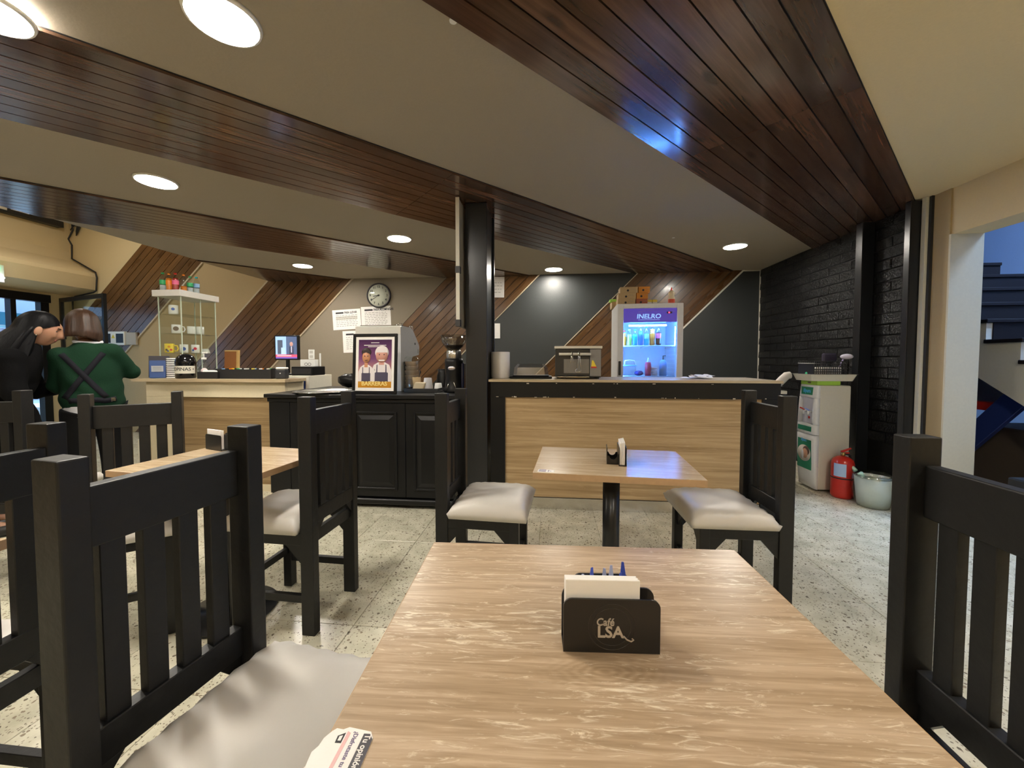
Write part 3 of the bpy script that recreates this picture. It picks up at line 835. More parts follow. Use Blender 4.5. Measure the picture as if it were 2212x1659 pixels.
# ================================================================== CASH DESK (left)
cd = thing('cash_desk', 'cream cash desk with a recessed oak front panel', 'counter', (0, 3.22, 0))
CR = plain('cream_desk_paint', (0.66, 0.575, 0.40), 0.5, 0.04, 80)
MB().box(-3.70, -2.335, 0.03, 0.25, 0.0, 0.984).build('carcass', CR, cd)
MB().box(-3.70, -2.335, -0.008, 0.03, 0.845, 0.984, bev=0.003).build('top_rail', CR, cd)
MB().box(-3.70, -3.44, -0.008, 0.03, 0.0, 0.845, bev=0.003).build('stile', CR, cd)
MB().box(-2.46, -2.335, -0.008, 0.03, 0.0, 0.845, bev=0.003).build('stile', CR, cd)
MB().box(-3.44, -2.46, 0.012, 0.03, 0.06, 0.845).build('oak_panel', M['panel_oak_dark'], cd)
MB().box(-3.44, -2.46, 0.0, 0.03, 0.0, 0.06).build('kick_board', CR, cd)
MB().box(-3.70, -2.95, 0.25, 0.68, 0.0, 0.984).build('carcass', CR, cd)
dt = MB().prism([(-3.80, 3.17), (-2.305, 3.17), (-2.305, 3.465), (-2.93, 3.465), (-2.93, 3.92), (-3.80, 3.92)], 0.985, 1.012).build('desk_top', M['counter_top'])
tag(dt, 'pale oak laminate top of the cash desk', 'countertop')
# ================================================================== SMALL THINGS
def mcol(name, c, rough=0.45, **k): return plain(name, c, rough, 0, 60, 0.05, **k)
PET = glass('clear_bottle_plastic', (0.93, 0.96, 0.95), 0.08, 0.35)
LIQ = {'orange': mcol('orange_soda', (0.75, 0.22, 0.02), 0.25), 'red': mcol('red_soda', (0.42, 0.03, 0.02), 0.25), 'cola': mcol('cola', (0.05, 0.018, 0.01), 0.2),
       'green': mcol('green_label', (0.03, 0.42, 0.14), 0.4), 'lime': mcol('lime_drink', (0.55, 0.75, 0.12), 0.3), 'teal': mcol('teal_drink', (0.02, 0.45, 0.55), 0.3),
       'blue': mcol('blue_drink', (0.05, 0.20, 0.55), 0.3), 'white': M['white'], 'pink': mcol('pink_label', (0.8, 0.12, 0.25), 0.4), 'clearw': mcol('water', (0.55, 0.62, 0.66), 0.15),
       'redcap': mcol('red_cap', (0.65, 0.03, 0.02), 0.4), 'sky': mcol('sky_label', (0.25, 0.45, 0.75), 0.4)}
def bottle(loc, h, r, liquid, label, cap, lab, grp, fill=0.62):
    t = thing('soda_bottle', lab, 'bottle', loc, random.uniform(0, 6), grp)
    MB().lathe([(0, 0), (r * .8, 0), (r, h * .04), (r * .93, h * .16), (r, h * .3), (r * .96, h * .5), (r, h * .6), (r * .9, h * .72), (r * .42, h * .88), (r * .36, h * .95), (0, h * .95)], seg=20).build('plastic_body', PET, t)
    if fill > 0: MB().lathe([(0, h * .01), (r * .78, h * .01), (r * .93, h * .05), (r * .87, h * .16), (r * .93, h * .3), (r * .9, h * min(fill, .5)), (r * .8, h * fill), (0, h * fill)], seg=20).build('drink', LIQ[liquid], t)
    if label: MB().lathe([(r * 1.012, h * .34), (r * .985, h * .46), (r * 1.012, h * .58)], seg=20).build('label_band', LIQ[label], t)
    MB().lathe([(0, h * .92), (r * .46, h * .92), (r * .46, h), (0, h)], seg=16).build('cap', LIQ[cap], t)
    return t
def mug(loc, rz, mat, lab, r=0.04, h=0.088, motif=None):
    t = thing('mug', lab, 'mug', loc, rz, 'mugs in the glass display case')
    MB().lathe([(0, 0), (r * .92, 0), (r, .006), (r, h), (r * .93, h), (r * .93, .008), (0, .008)], seg=24).build('cup', mat, t)
    MB().tube([(r * .95, 0, h * .82), (r * 1.5, 0, h * .80), (r * 1.72, 0, h * .5), (r * 1.5, 0, h * .22), (r * .95, 0, h * .2)], 0.006, 8).build('handle', mat, t)
    if motif:
        for a, z, s, m in motif:
            MB().cyl((0, 0, 0), s, 0.0015, 14).build('printed_spot', m, t, ((r + .0002) * math.cos(a), (r + .0002) * math.sin(a), z), (0, R(90), a))
    return t

# ------------------------------------------------------------------ items on the right counter (top z = 1.028)
TZ = 1.0285
t = thing('paper_roll', 'tall white paper towel roll at the left end of the right counter', 'paper roll', (-0.43, 3.30, TZ))
MB().lathe([(0.022, 0), (0.078, 0), (0.081, .004), (0.081, .218), (0.078, .222), (0.022, .222), (0.022, 0)], seg=36).build('paper', M['paper'], t)
MB().lathe([(0.0225, .002), (0.019, .002), (0.019, .2225), (0.0225, .2225)], seg=20).build('core', M['kraft'], t)
t = thing('cake_box', 'clear plastic cake dome on a black tray', 'cake box', (-0.165, 3.30, TZ))
MB().box(-0.175, 0.175, -0.13, 0.13, 0, 0.018, bev=0.006).box(-0.15, 0.15, -0.11, 0.11, 0.018, 0.026, bev=0.003).build('tray', M['black'], t)
dm = MB()
ring = [((-.145, -.105), .026), ((-.138, -.098), .085), ((-.115, -.078), .118)]
def oct_ring(hx, hy, z, b): return [b.bm.verts.new(p) for p in ((-hx, -hy * .7, z), (-hx * .8, -hy, z), (hx * .8, -hy, z), (hx, -hy * .7, z), (hx, hy * .7, z), (hx * .8, hy, z), (-hx * .8, hy, z), (-hx, hy * .7, z))]
rs = [oct_ring(.145, .105, .026, dm), oct_ring(.137, .098, .09, dm), oct_ring(.112, .076, .12, dm)]
for a, b in zip(rs, rs[1:]):
    for i in range(8): dm.bm.faces.new((a[i], a[(i + 1) % 8], b[(i + 1) % 8], b[i]))
dm.bm.faces.new(rs[-1])
dm.build('dome', glass('dome_plastic', (0.86, 0.88, 0.92), 0.10, 2.2), t)
MB().box(-.02, .02, -.02, .02, .12, .126, bev=.002).build('knob', PET, t)

ov = thing('toaster_oven', 'grey glass-front countertop oven with two tongs hanging on its handle', 'oven', (0.22, 3.20, TZ), R(-1))
MB().box(-0.185, 0.185, 0.004, 0.30, 0.012, 0.245, bev=0.004).build('body', mcol('oven_grey', (0.06, 0.06, 0.06), 0.4), ov)
MB().box(-0.192, 0.192, -0.012, 0.31, 0.245, 0.266, bev=0.003).build('lid', M['white_warm'], ov)
MB().box(-0.18, 0.092, -0.006, 0.006, 0.022, 0.24, bev=0.003).build('glass_door', mcol('smoked_glass', (0.022, 0.022, 0.022), 0.3), ov)
MB().box(-0.115, 0.088, -0.0075, -0.005, 0.045, 0.16).build('window', mcol('oven_window', (0.20, 0.19, 0.17), 0.2), ov)
MB().box(0.094, 0.183, -0.006, 0.006, 0.022, 0.24, bev=0.002).build('side_panel', mcol('oven_panel', (0.22, 0.21, 0.20), 0.3), ov)
MB().cyl((-0.155, -0.035, 0.20), 0.011, 0.255, 14, axis='x').build('handle', M['white_warm'], ov)
for x in (-0.14, 0.085): MB().box(x - .006, x + .006, -0.03, 0.0, 0.195, 0.205).build('handle_bracket', M['steel'], ov)
MB().prism([(0.105, .10), (0.145, .10), (0.122, .15), (0.110, .15)], -0.0075, -0.0055, 'xz').build('energy_label', M['yellow'], ov)
MB().prism([(0.103, .088), (0.15, .088), (0.145, .10), (0.104, .10)], -0.0075, -0.0055, 'xz').build('energy_label', M['red'], ov)
for x in (-0.16, 0.16): MB().cyl((x, 0.03, 0), 0.012, 0.012, 12).cyl((x, 0.27, 0), 0.012, 0.012, 12).build('foot', M['black_matt'], ov)
MB().box(-0.17, 0.09, -0.03, 0.0, 0.012, 0.02, bev=.002).build('crumb_tray', M['steel'], ov)
for x, l, lb in ((0.165, 0.085, 'short chrome tongs hanging on the oven handle'), (0.222, 0.125, 'long chrome tongs hanging on the oven handle')):
    g = thing('tongs', lb, 'tongs', (x, 3.20 - 0.052, TZ + 0.213))
    MB().tube([(0.0, 0.030, -0.030), (0.0, 0.030, 0.003), (0, 0.017, 0.004), (0, 0.0, 0.0), (-0.004, -0.002, -0.05), (-0.010, -0.002, -l)], 0.0035, 8).build('arm', M['chrome'], g)
    MB().tube([(0.006, 0.0, -0.002), (0.008, -0.002, -0.05), (0.016, -0.002, -l)], 0.0035, 8).build('arm', M['chrome'], g)
    if l > 0.1: MB().tube([(-0.012, -.002, -l), (-0.028, -.002, -l - .02), (-0.022, -.002, -l - .032), (0.014, -.002, -l - .03), (0.018, -.002, -l)], 0.003, 8).build('claw', M['chrome'], g)

pp = MB(); rp_ = random.Random(9)
for k, (cx, cy, a) in enumerate(((1.16, 3.33, 8), (1.21, 3.29, -12), (1.25, 3.36, 20))):
    c, s_ = math.cos(R(a)), math.sin(R(a))
    b_ = []
    for i in range(7):
        for j in range(4):
            u, v = (i / 6 - .5) * .17, (j / 3 - .5) * .09
            b_.append(pp.bm.verts.new((cx - 1.19 + u * c - v * s_, cy - 3.3 + u * s_ + v * c, 0.002 + k * .009 + 0.012 * abs(math.sin(i * 1.1 + k)) * (j / 3) + rp_.uniform(0, .004))))
    for i in range(6):
        for j in range(3): pp.bm.faces.new((b_[i * 4 + j], b_[i * 4 + j + 1], b_[i * 4 + j + 5], b_[i * 4 + j + 4]))
o = pp.build('paper_sheets', M['paper'], None, (1.19, 3.30, TZ))
md = o.modifiers.new('thick', 'SOLIDIFY'); md.thickness = 0.0012; md.offset = 1
tag(baked(o), 'loose white papers at the right end of the service counter', 'papers')

# ------------------------------------------------------------------ fridge
FX = thing('display_fridge', 'white glass-door drinks fridge with a violet lit header', 'fridge', (0.66, 4.0, 0), R(-3))
FW, FH = 0.62, 1.745
WHT = mcol('fridge_white', (0.72, 0.72, 0.72), 0.35)
for nm, b in (('side_panel', (0, .035, .03, .56, .04, FH)), ('side_panel', (FW - .035, FW, .03, .56, .04, FH)), ('back_panel', (.035, FW - .035, .53, .56, .04, FH)),
              ('top_panel', (.035, FW - .035, .03, .53, FH - .05, FH)), ('base_panel', (.035, FW - .035, .03, .53, .04, .22))):
    MB().box(*b, bev=.002).build(nm, WHT, FX)
for x, y in ((.05, .08), (FW - .05, .08), (.05, .5), (FW - .05, .5)): MB().cyl((x, y, 0), .02, .041, 12).build('foot', M['black_matt'], FX)
dr_ = MB().box(0, .058, -.035, .025, .06, FH - .008, bev=.004).box(FW - .058, FW, -.035, .025, .06, FH - .008, bev=.004).box(.058, FW - .058, -.035, .025, FH - .055, FH - .008, bev=.004).box(.058, FW - .058, -.035, .025, .06, .13, bev=.004).build('door', WHT, FX)
MB().box(.012, .034, -.052, -.034, 1.03, 1.17, bev=.003).build('handle', M['black_matt'], dr_)
MB().box(.058, FW - .058, -.006, .0, .13, FH - .19).build('glass_pane', glass('fridge_pane', (0.88, 0.93, 1.0), 0.02, 0.2), dr_)
HD = emit('violet_header_glow', (0.075, 0.042, 0.36), 0.34)
MB().box(.058, FW - .058, -.012, .024, FH - .19, FH - .055).build('header', HD, dr_)
LT = emit('header_letter_glow', (0.20, 0.36, 0.72), 0.6)
text('lettering', 'INELRO', 0.062, LT, dr_, (.30, -.0135, FH - .134), (R(90), 0, 0), 0.0006, 'CENTER', 1.08, 0.1, 0.0015)
MB().box(.20, .405, -.0135, -.012, FH - .168, FH - .165).build('underline', LT, dr_)
MB().box(.47, .52, -.0135, -.012, FH - .107, FH - .09).build('display', M['black_matt'], dr_)
MB().cyl((.492, -.0135, FH - .0985), .007, .0015, 12, axis='y').build('display_digit', emit('red_led_glow', (1.0, 0.02, 0.05), 5.0), dr_)
sw = MB().tube([(.20 + .40 * k / 12, -.0135, FH - .088 + .018 * math.sin(math.pi * k / 12 * .9) - .045 * (k / 12) ** 6) for k in range(13)], .0014, 5).build('swoosh', mcol('swoosh_grey', (.35, .32, .45), .4), dr_)
LEDB = emit('fridge_led_glow', (0.11, 0.36, 1.0), 60.0)
MB().box(.12, FW - .14, .03, .05, FH - .225, FH - .212).build('led_tube', LEDB, FX)
MB().box(FW - .052, FW - .040, .06, .075, 1.33, FH - .23).build('led_tube', LEDB, FX)
MB().box(.040, .046, .06, .075, 1.0, FH - .23).build('led_tube', LEDB, FX)
for z in (1.325, 1.015, 0.70, 0.40):
    sh_ = MB()
    for k in range(11): sh_.tube([(.045, .07 + k * .043, z), (FW - .045, .07 + k * .043, z)], .0035, 6)
    for x in (.045, FW / 2, FW - .045): sh_.tube([(x, .06, z - .006), (x, .51, z - .006)], .0045, 6)
    sh_.build('wire_shelf', M['white'], FX)
for z in [0.96 + .045 * k for k in range(10)]:
    MB().box(FW - .037, FW - .034, .1, .5, z, z + .012).build('wall_rib', M['white'], FX)
fr_m = Matrix.Translation((0.66, 4.0, 0)) @ Matrix.Rotation(R(-3), 4, 'Z')
def inf(x, y, z): return tuple(fr_m @ Vector((x, y, z)))
FB = [(.085, .155, .023, 'orange', 'orange', 'redcap', 'small orange soda at the far left of the fridge shelf', .8), (.135, .165, .0255, 'lime', None, 'lime', 'lime drink bottle second from left in the fridge', .7),
      (.190, .165, .0255, 'teal', 'teal', 'teal', 'teal bottle third from left in the fridge', .7), (.245, .205, .0265, 'blue', None, 'white', 'tall blue bottle with white cap in the fridge', .72),
      (.302, .20, .0265, 'teal', 'sky', 'teal', 'tall clear-topped bottle with teal label in the fridge', .6), (.360, .205, .027, 'orange', 'orange', 'pink', 'tall orange soda bottle in the fridge', .8),
      (.420, .21, .027, 'cola', 'pink', 'redcap', 'dark cola bottle with pink label at the right in the fridge', .62)]
for x, h, r, lq, lbl, cp_, lb, fl in FB: bottle(inf(x, .11, 1.3295), h, r, lq, lbl, cp_, lb, 'bottles on the upper fridge shelf', fl)
t = thing('food_tub', 'clear lidded food tub at the lower left in the fridge', 'tub', inf(.14, .16, 1.0195))
MB().box(-.065, .065, -.06, .06, 0, .10, bev=.012).build('tub', PET, t); MB().box(-.07, .07, -.065, .065, .10, .112, bev=.004).build('lid', LIQ['sky'], t)
MB().tube([(-.05, -.04, .112), (-.045, -.04, .155), (0, -.04, .162), (.045, -.04, .155), (.05, -.04, .112)], .006, 6).build('loop_handle', M['white'], t)
t = thing('sauce_bottle', 'red squeeze bottle in the lower fridge compartment', 'bottle', inf(.325, .12, 1.0195))
MB().lathe([(0, 0), (.03, 0), (.031, .12), (.026, .14), (0, .142)], seg=18).build('body', mcol('red_sauce', (.55, .03, .08), .4), t); MB().lathe([(.016, .14), (.012, .15), (.004, .185), (0, .186)], seg=14).build('nozzle', M['white'], t)
t = thing('plate_stack', 'stack of white tubs in the lower fridge compartment', 'stack', inf(.395, .16, 1.0195))
for k in range(5): MB().lathe([(0, k * .018), (.028, k * .018), (.034, k * .018 + .015), (0, k * .018 + .016)], seg=18).build('tub', M['white'], t)
t = thing('syrup_bottle', 'pale pump bottle at the lower right in the fridge', 'bottle', inf(.475, .14, 1.0195))
MB().lathe([(0, 0), (.036, 0), (.038, .11), (.03, .15), (.012, .165), (0, .166)], seg=18).build('body', LIQ['sky'], t); MB().tube([(0, 0, .166), (0, 0, .205), (.025, 0, .205)], .005, 6).build('pump', M['black_matt'], t)
t = thing('dark_fruit', 'dark plum-coloured fruit bag on the lower fridge shelf', 'bag', inf(.235, .13, 1.0195))
MB().ball((0, 0, .027), .035, 1.3, 1, .78, 12, 8).build('bag', mcol('plum_bag', (.03, .015, .16), .4), t)
# things on top of the fridge
FT = FH + .001
def box_thing(x, y, z, rz, w, d, h, mat, lab, grp):
    t = thing('takeout_box', lab, 'box', inf(x, y, z), R(-3 + rz), grp)
    MB().box(-w / 2, w / 2, -d / 2, d / 2, 0, h, bev=.002).build('carton', mat, t)
    MB().box(-w / 2 - .001, w / 2 + .001, -d / 2 - .001, d / 2 + .001, h - .012, h + .0005, bev=.001).build('lid', mat, t)
    MB().cyl((-.01, -d / 2 - .002, h * .42), .011, .002, 16, axis='y').build('round_logo', M['ink'], t)
    MB().tube([(.014 + .05 * k / 8, -d / 2 - .0016, h * .52 + .007 * math.sin(math.pi * k / 8)) for k in range(9)], .0012, 4).build('printed_arc', M['ink_grey'], t)
    return t
wds = ['bottom', 'middle', 'top']
for k in range(3):
    dx = (0, .004, .022)[k]
    box_thing(.105 + dx, .20, FT + k * .0612, 0, .175, .16, .060, M['kraft'], wds[k] + ' kraft takeaway box of the left stack on the fridge', 'kraft takeaway boxes on the fridge')
    box_thing(.256 + dx, .20, FT + k * .0612, 0, .112, .16, .060, M['rust_board'] if k == 0 else M['orange_board'], wds[k] + (' rust' if k == 0 else ' orange') + ' takeaway box of the right stack on the fridge', 'orange takeaway boxes on the fridge')
for x, lb in ((.335, 'yellow printed carton beside the takeaway boxes on the fridge'), (.385, 'second yellow carton, nearer the sauce bottle on the fridge')):
    t = thing('small_carton', lb, 'carton', inf(x, .17, FT))
    MB().box(-.022, .022, -.03, .03, 0, .05, bev=.002).build('carton', M['white_warm'], t); MB().box(-.0225, .0225, -.0305, .0305, .028, .0505, bev=.001).build('printed_top', M['yellow'], t)
t = thing('sauce_bottle', 'cream and red sauce bottle on the right of the fridge top', 'bottle', inf(.555, .17, FT))
MB().lathe([(0, 0), (.030, 0), (.032, .01), (.032, .075), (.026, .09), (.032, .11), (.03, .125), (.012, .145), (0, .146)], seg=20).build('body', mcol('cream_sauce', (.70, .60, .40), .35), t)
MB().lathe([(.0325, .012), (.0325, .055)], seg=20).build('label_band', mcol('red_label', (.6, .08, .03), .5), t); MB().lathe([(.013, .142), (.01, .15), (.005, .175), (0, .176)], seg=14).build('cap', LIQ['redcap'], t)
t = thing('takeout_box', 'kraft box overhanging the left rear corner of the fridge', 'box', inf(.02, .42, FT)); MB().box(-.04, .05, -.06, .08, 0, .07, bev=.002).build('carton', M['kraft'], t)
t = thing('sponge', 'lime green sponge on the box at the left rear of the fridge', 'sponge', inf(-.0, .40, FT + .0715)); MB().box(-.04, .03, -.03, .05, 0, .03, bev=.008, seg=2).build('block', mcol('lime_sponge', (.36, .72, .12), .8), t)

# ------------------------------------------------------------------ things on the black cabinet (top z = 0.907)
KZ = 0.9075
pf = thing('poster_frame', 'black framed poster standing on the black cabinet', 'poster', (-1.42, 3.01, KZ), R(-2))
tilt = (R(-4), 0, 0)
pz = MB().box(-.19, .19, -.008, .008, 0, .024, bev=.003).box(-.19, .19, -.008, .008, .464, .488, bev=.003).box(-.19, -.166, -.008, .008, .024, .464, bev=.003).box(.166, .19, -.008, .008, .024, .464, bev=.003).build('frame', M['black'], pf, rot=tilt)
MB().box(-.168, .168, .0, .006, .022, .466).build('mat_board', M['paper'], pf, rot=tilt)
def gradm(name, stops, axis_len, z0):
    m, nt, b = new_mat(name)
    tc = nt.nodes.new('ShaderNodeTexCoord'); sp = nt.nodes.new('ShaderNodeSeparateXYZ'); nt.links.new(tc.outputs['Object'], sp.inputs[0])
    f = mathn(nt, 'DIVIDE', mathn(nt, 'SUBTRACT', sp.outputs[2], z0), axis_len)
    r = ramp(nt, stops); nt.links.new(f, r.inputs[0]); nt.links.new(r.outputs[0], b.inputs['Base Color']); setp(b, rough=.25)
    return m
art = MB().box(-.142, .142, -.0015, .0, .05, .44).build('printed_art', gradm('poster_print', [(0, (.55, .24, .02)), (.2, (.60, .32, .05)), (.38, (.42, .2, .2)), (.6, (.17, .06, .16)), (1, (.055, .018, .07))], .39, .05), pf, rot=tilt)
SK1 = mcol('print_skin_a', (.55, .25, .13)); SK2 = mcol('print_skin_b', (.58, .28, .22)); WS = mcol('print_white', (.72, .66, .66)); AP = mcol('print_apron', (.06, .05, .09)); HR = mcol('print_hair', (.03, .015, .015))
def disc(nm, x, z, rx, rz_, mat, y, par=art):
    b = MB(); b.lathe([(0, 0), (1, 0), (1, .0006), (0, .0006)], seg=28, M=Matrix.Translation((x, y, z)) @ Matrix.Rotation(R(90), 4, 'X') @ Matrix.Diagonal((rx, rz_, 1, 1))); return b.build(nm, mat, par)
# two generic aproned figures, plain shapes only
def flat(nm, pts, mat, y): return MB().prism(pts, y - .0006, y, 'xz').build(nm, mat, art)
def mir(cx, half): return [(cx + x, z) for x, z in half] + [(cx - x, z) for x, z in reversed(half)]
flat('figure_shirt', mir(.058, [(.088, .10), (.084, .19), (.066, .235), (.03, .255)]), WS, -.0020); flat('figure_shirt', mir(-.074, [(.068, .10), (.064, .18), (.05, .215), (.022, .235)]), WS, -.0024)
flat('figure_apron', mir(.058, [(.056, .10), (.056, .17), (.044, .176), (.042, .235), (.034, .238), (.034, .176), (.03, .175)]), AP, -.0030); flat('figure_apron', mir(-.074, [(.038, .10), (.038, .165), (.032, .17), (.031, .215), (.025, .217), (.025, .17), (.02, .168)]), AP, -.0030)
flat('figure_neck', mir(-.074, [(.014, .215), (.014, .26)]), SK1, -.0034); flat('figure_neck', mir(.058, [(.022, .235), (.022, .28)]), SK2, -.0034)
disc('figure_hair', -.072, .338, .042, .036, HR, -.003); disc('figure_head', -.073, .297, .035, .047, SK1, -.0038); flat('figure_fringe', [(-.110, .325), (-.098, .352), (-.06, .362), (-.035, .340), (-.04, .322), (-.075, .335)], HR, -.0046)
disc('figure_hair', .060, .335, .058, .056, WS, -.003); disc('figure_head', .060, .308, .051, .056, SK2, -.0038); flat('figure_hairline', mir(.060, [(.050, .335), (.042, .368), (.02, .384)]), WS, -.0046)
for ex in (-.086, -.060, .040, .080): disc('figure_eye', ex, .306 if ex < 0 else .318, .0045, .005, HR, -.0052)
flat('figure_mouth', [(-.085, .272), (-.06, .276), (-.062, .270), (-.082, .267)], HR, -.0052); flat('figure_mouth', [(.03, .276), (.09, .276), (.08, .266), (.04, .266)], WS, -.0052)
YT = mcol('print_yellow', (.85, .68, .22))
text('lettering', 'BARRERAS', 0.048, YT, art, (0, -.006, .082), (R(90), 0, 0), .0005, 'CENTER', .98, 0, .0012)
for k, (w, z) in enumerate(((.07, .412), (.19, .392), (.12, .38))): MB().box(-w / 2, w / 2, -.0022, -.0014, z, z + .005).build('small_print', WS, art)
MB().prism([(.05, .0), (.11, .0), (.08, .2)], .03, .036, 'xz').build('easel_back', M['black_matt'], pf, (-.08, .02, 0), (R(12), 0, 0))

em = thing('espresso_machine', 'pale grey espresso machine behind the poster', 'coffee machine', (-1.515, 3.30, KZ))
EG = mcol('machine_grey', (.56, .57, .57), .35)
MB().prism([(0.0, .0), (.0, .56), (.03, .575), (.26, .575), (.34, .535), (.47, .43), (.485, .40), (.47, .325), (.30, .305), (.27, .28), (.27, .06), (.48, .05), (.48, 0)], -.205, .205, 'yz').build('body', EG, em)
MB().box(-.207, .207, -.004, 0.0, .50, .57, bev=.002).build('rear_panel', mcol('machine_ivory', (.60, .58, .52), .4), em)
MB().box(-.19, .19, .05, .25, .576, .584, bev=.003).build('cup_rail', M['chrome'], em)
MB().cyl((.16, .12, .584), .02, .018, 16).cyl((.12, .14, .584), .012, .014, 16).build('valve_caps', M['chrome'], em)
MB().tube([(.19, .26, .584), (.19, .34, .60), (.19, .36, .55)], .004, 6).build('rail_loop', M['chrome'], em)
MB().cyl((.2055, .36, .43), .012, .002, 16, axis='x').build('badge', M['ink'], em)
MB().box(.2055, .207, .43, .45, .34, .38).build('label_plate', M['ink_grey'], em)
for x in (-.10, .10): MB().cyl((x, .38, .19), .03, .11, 18).build('group_head', M['chrome'], em)
MB().box(-.19, .19, .29, .47, .05, .062).build('drip_tray', M['steel'], em)
tag(MB().box(-1.36, -1.30, 3.02, 3.07, KZ, KZ + .016).build('phone_light', emit('blue_standby_glow', (.3, .6, 1.0), 4.0)), 'small glowing blue light beside the poster foot', 'light')

# bag of paper cups, cups, small tray
bt = thing('cup_tray', 'black tray holding cups beside the grinder', 'tray', (-1.06, 3.25, KZ))
MB().box(-.17, .12, -.09, .12, 0, .012, bev=.003).build('base', M['black_matt'], bt)
MB().box(-.17, .12, -.09, -.084, .012, .034).box(-.17, .12, .114, .12, .012, .034).box(-.17, -.164, -.084, .114, .012, .034).box(.114, .12, -.084, .114, .012, .034).build('rim', M['black_matt'], bt)
KZ2 = KZ + .0125
cb_ = thing('cup_sleeve', 'clear sleeve of brown paper cups right of the coffee machine', 'cups', (-1.25, 3.40, KZ))
for k in range(6): MB().lathe([(0, .02 + k * .04), (.052, .02 + k * .04), (.060, .056 + k * .04), (.062, .06 + k * .04), (0, .05 + k * .04)], seg=22).build('paper_cup', mcol('brown_cup', (.46, .33, .22), .7), cb_)
sl = MB(); rs_ = random.Random(4)
sl.lathe([(.064, 0), (.069, .05), (.068, .15), (.07, .26), (.062, .29), (.045, .305)], seg=22)
for v in sl.bm.verts: v.co += Vector((rs_.uniform(-.004, .004), rs_.uniform(-.004, .004), rs_.uniform(-.003, .003)))
sl.build('plastic_sleeve', PET, cb_)
def cupstack(x, y, z, r, n, h, mat, lab, nm='cup_stack'):
    t = thing(nm, lab, 'cups', (x, y, z))
    for k in range(n):
        MB().lathe([(r, k * .012), (r * .99, k * .012 + .004), (r * .72, h + k * .012), (0, h + k * .012)], seg=22).build('cup', mat, t)
    return t
cupstack(-1.045, 3.23, KZ2, .043, 3, .085, mcol('grey_foam', (.52, .52, .54), .5), 'stack of upturned grey-white cups on the black tray')
cupstack(-.978, 3.31, KZ2, .037, 1, .06, M['white'], 'single upturned white cup at the right of the black tray')
t = thing('kraft_cup', 'upright kraft paper cup on the black tray', 'cup', (-1.165, 3.29, KZ2)); MB().lathe([(0, 0), (.030, 0), (.036, .112), (.034, .112), (.028, .004), (0, .004)], seg=22).build('cup', M['kraft'], t)
t = thing('spatula', 'dark stirring spoon standing in the kraft cup', 'spoon', (-1.165, 3.29, KZ2 + .006)); MB().tube([(0, 0, 0), (.016, .006, .09), (.026, .01, .14)], .004, 6).ball((.028, .011, .15), .011, .8, .5, 1.4, 10, 8).build('spoon', M['black_matt'], t)
pb = MB(); rq = random.Random(8); pb.box(-.05, .05, -.025, .025, 0, .07, bev=.012, seg=2)
for v in pb.bm.verts: v.co += Vector((rq.uniform(-.006, .006) + v.co.z * .35, rq.uniform(-.005, .005), rq.uniform(-.002, .006)))
tag(pb.build('paper_bag', mcol('pale_kraft', (.56, .47, .31), .8), None, (-1.118, 3.20, KZ2 + .003)), 'small crumpled pale paper bag on the black tray', 'bag')
t = thing('black_pitcher', 'dark jug behind the white cups', 'jug', (-.99, 3.52, KZ)); MB().lathe([(0, 0), (.06, 0), (.066, .02), (.06, .13), (.05, .16), (.052, .19), (.048, .19), (.046, .16), (0, .02)], seg=22).build('jug', M['black'], t); MB().tube([(.05, 0, .16), (.09, 0, .15), (.095, 0, .08), (.058, 0, .05)], .007, 8).build('handle', M['black'], t)

gr = thing('coffee_grinder', 'black coffee grinder with clear hopper beside the pillar', 'grinder', (-.822, 3.25, KZ))
MB().lathe([(0, 0), (.085, 0), (.09, .015), (.078, .04), (.072, .12), (.078, .26), (.074, .285), (0, .287)], seg=28).build('body', M['black'], gr)
MB().lathe([(.062, .285), (.066, .30), (.062, .345), (.056, .36), (0, .36)], seg=28).build('collar', M['steel'], gr)
MB().lathe([(.056, .36), (.078, .385), (.104, .43), (.108, .482), (.105, .482), (.100, .432), (.074, .389), (.052, .364)], seg=32).build('hopper', glass('hopper_plastic', (.82, .82, .80), .06, .6), gr)
MB().lathe([(0, .362), (.05, .364), (.072, .388), (.082, .402), (0, .405)], seg=28).build('beans', mcol('coffee_beans', (.035, .018, .01), .5), gr)
MB().lathe([(.109, .478), (.111, .486), (0, .488)], seg=32).build('hopper_lid', glass('lid_plastic', (.88, .88, .86), .05, .4), gr)
MB().ball((0, -.076, .205), .03, 1.1, .28, .62, 16, 10).build('badge', mcol('silver_badge', (.62, .58, .62), .25, metal=.8), gr)
MB().box(.062, .092, -.03, .05, .02, .25, bev=.008).build('dosing_chamber', mcol('navy_gloss', (.01, .014, .04), .15), gr)
for s_ in (-1, 1): MB().tube([(s_ * .05, -.07, .0), (s_ * .035, -.09, .05), (s_ * .02, -.088, .09)], .004, 6).build('fork_arm', M['chrome'], gr)

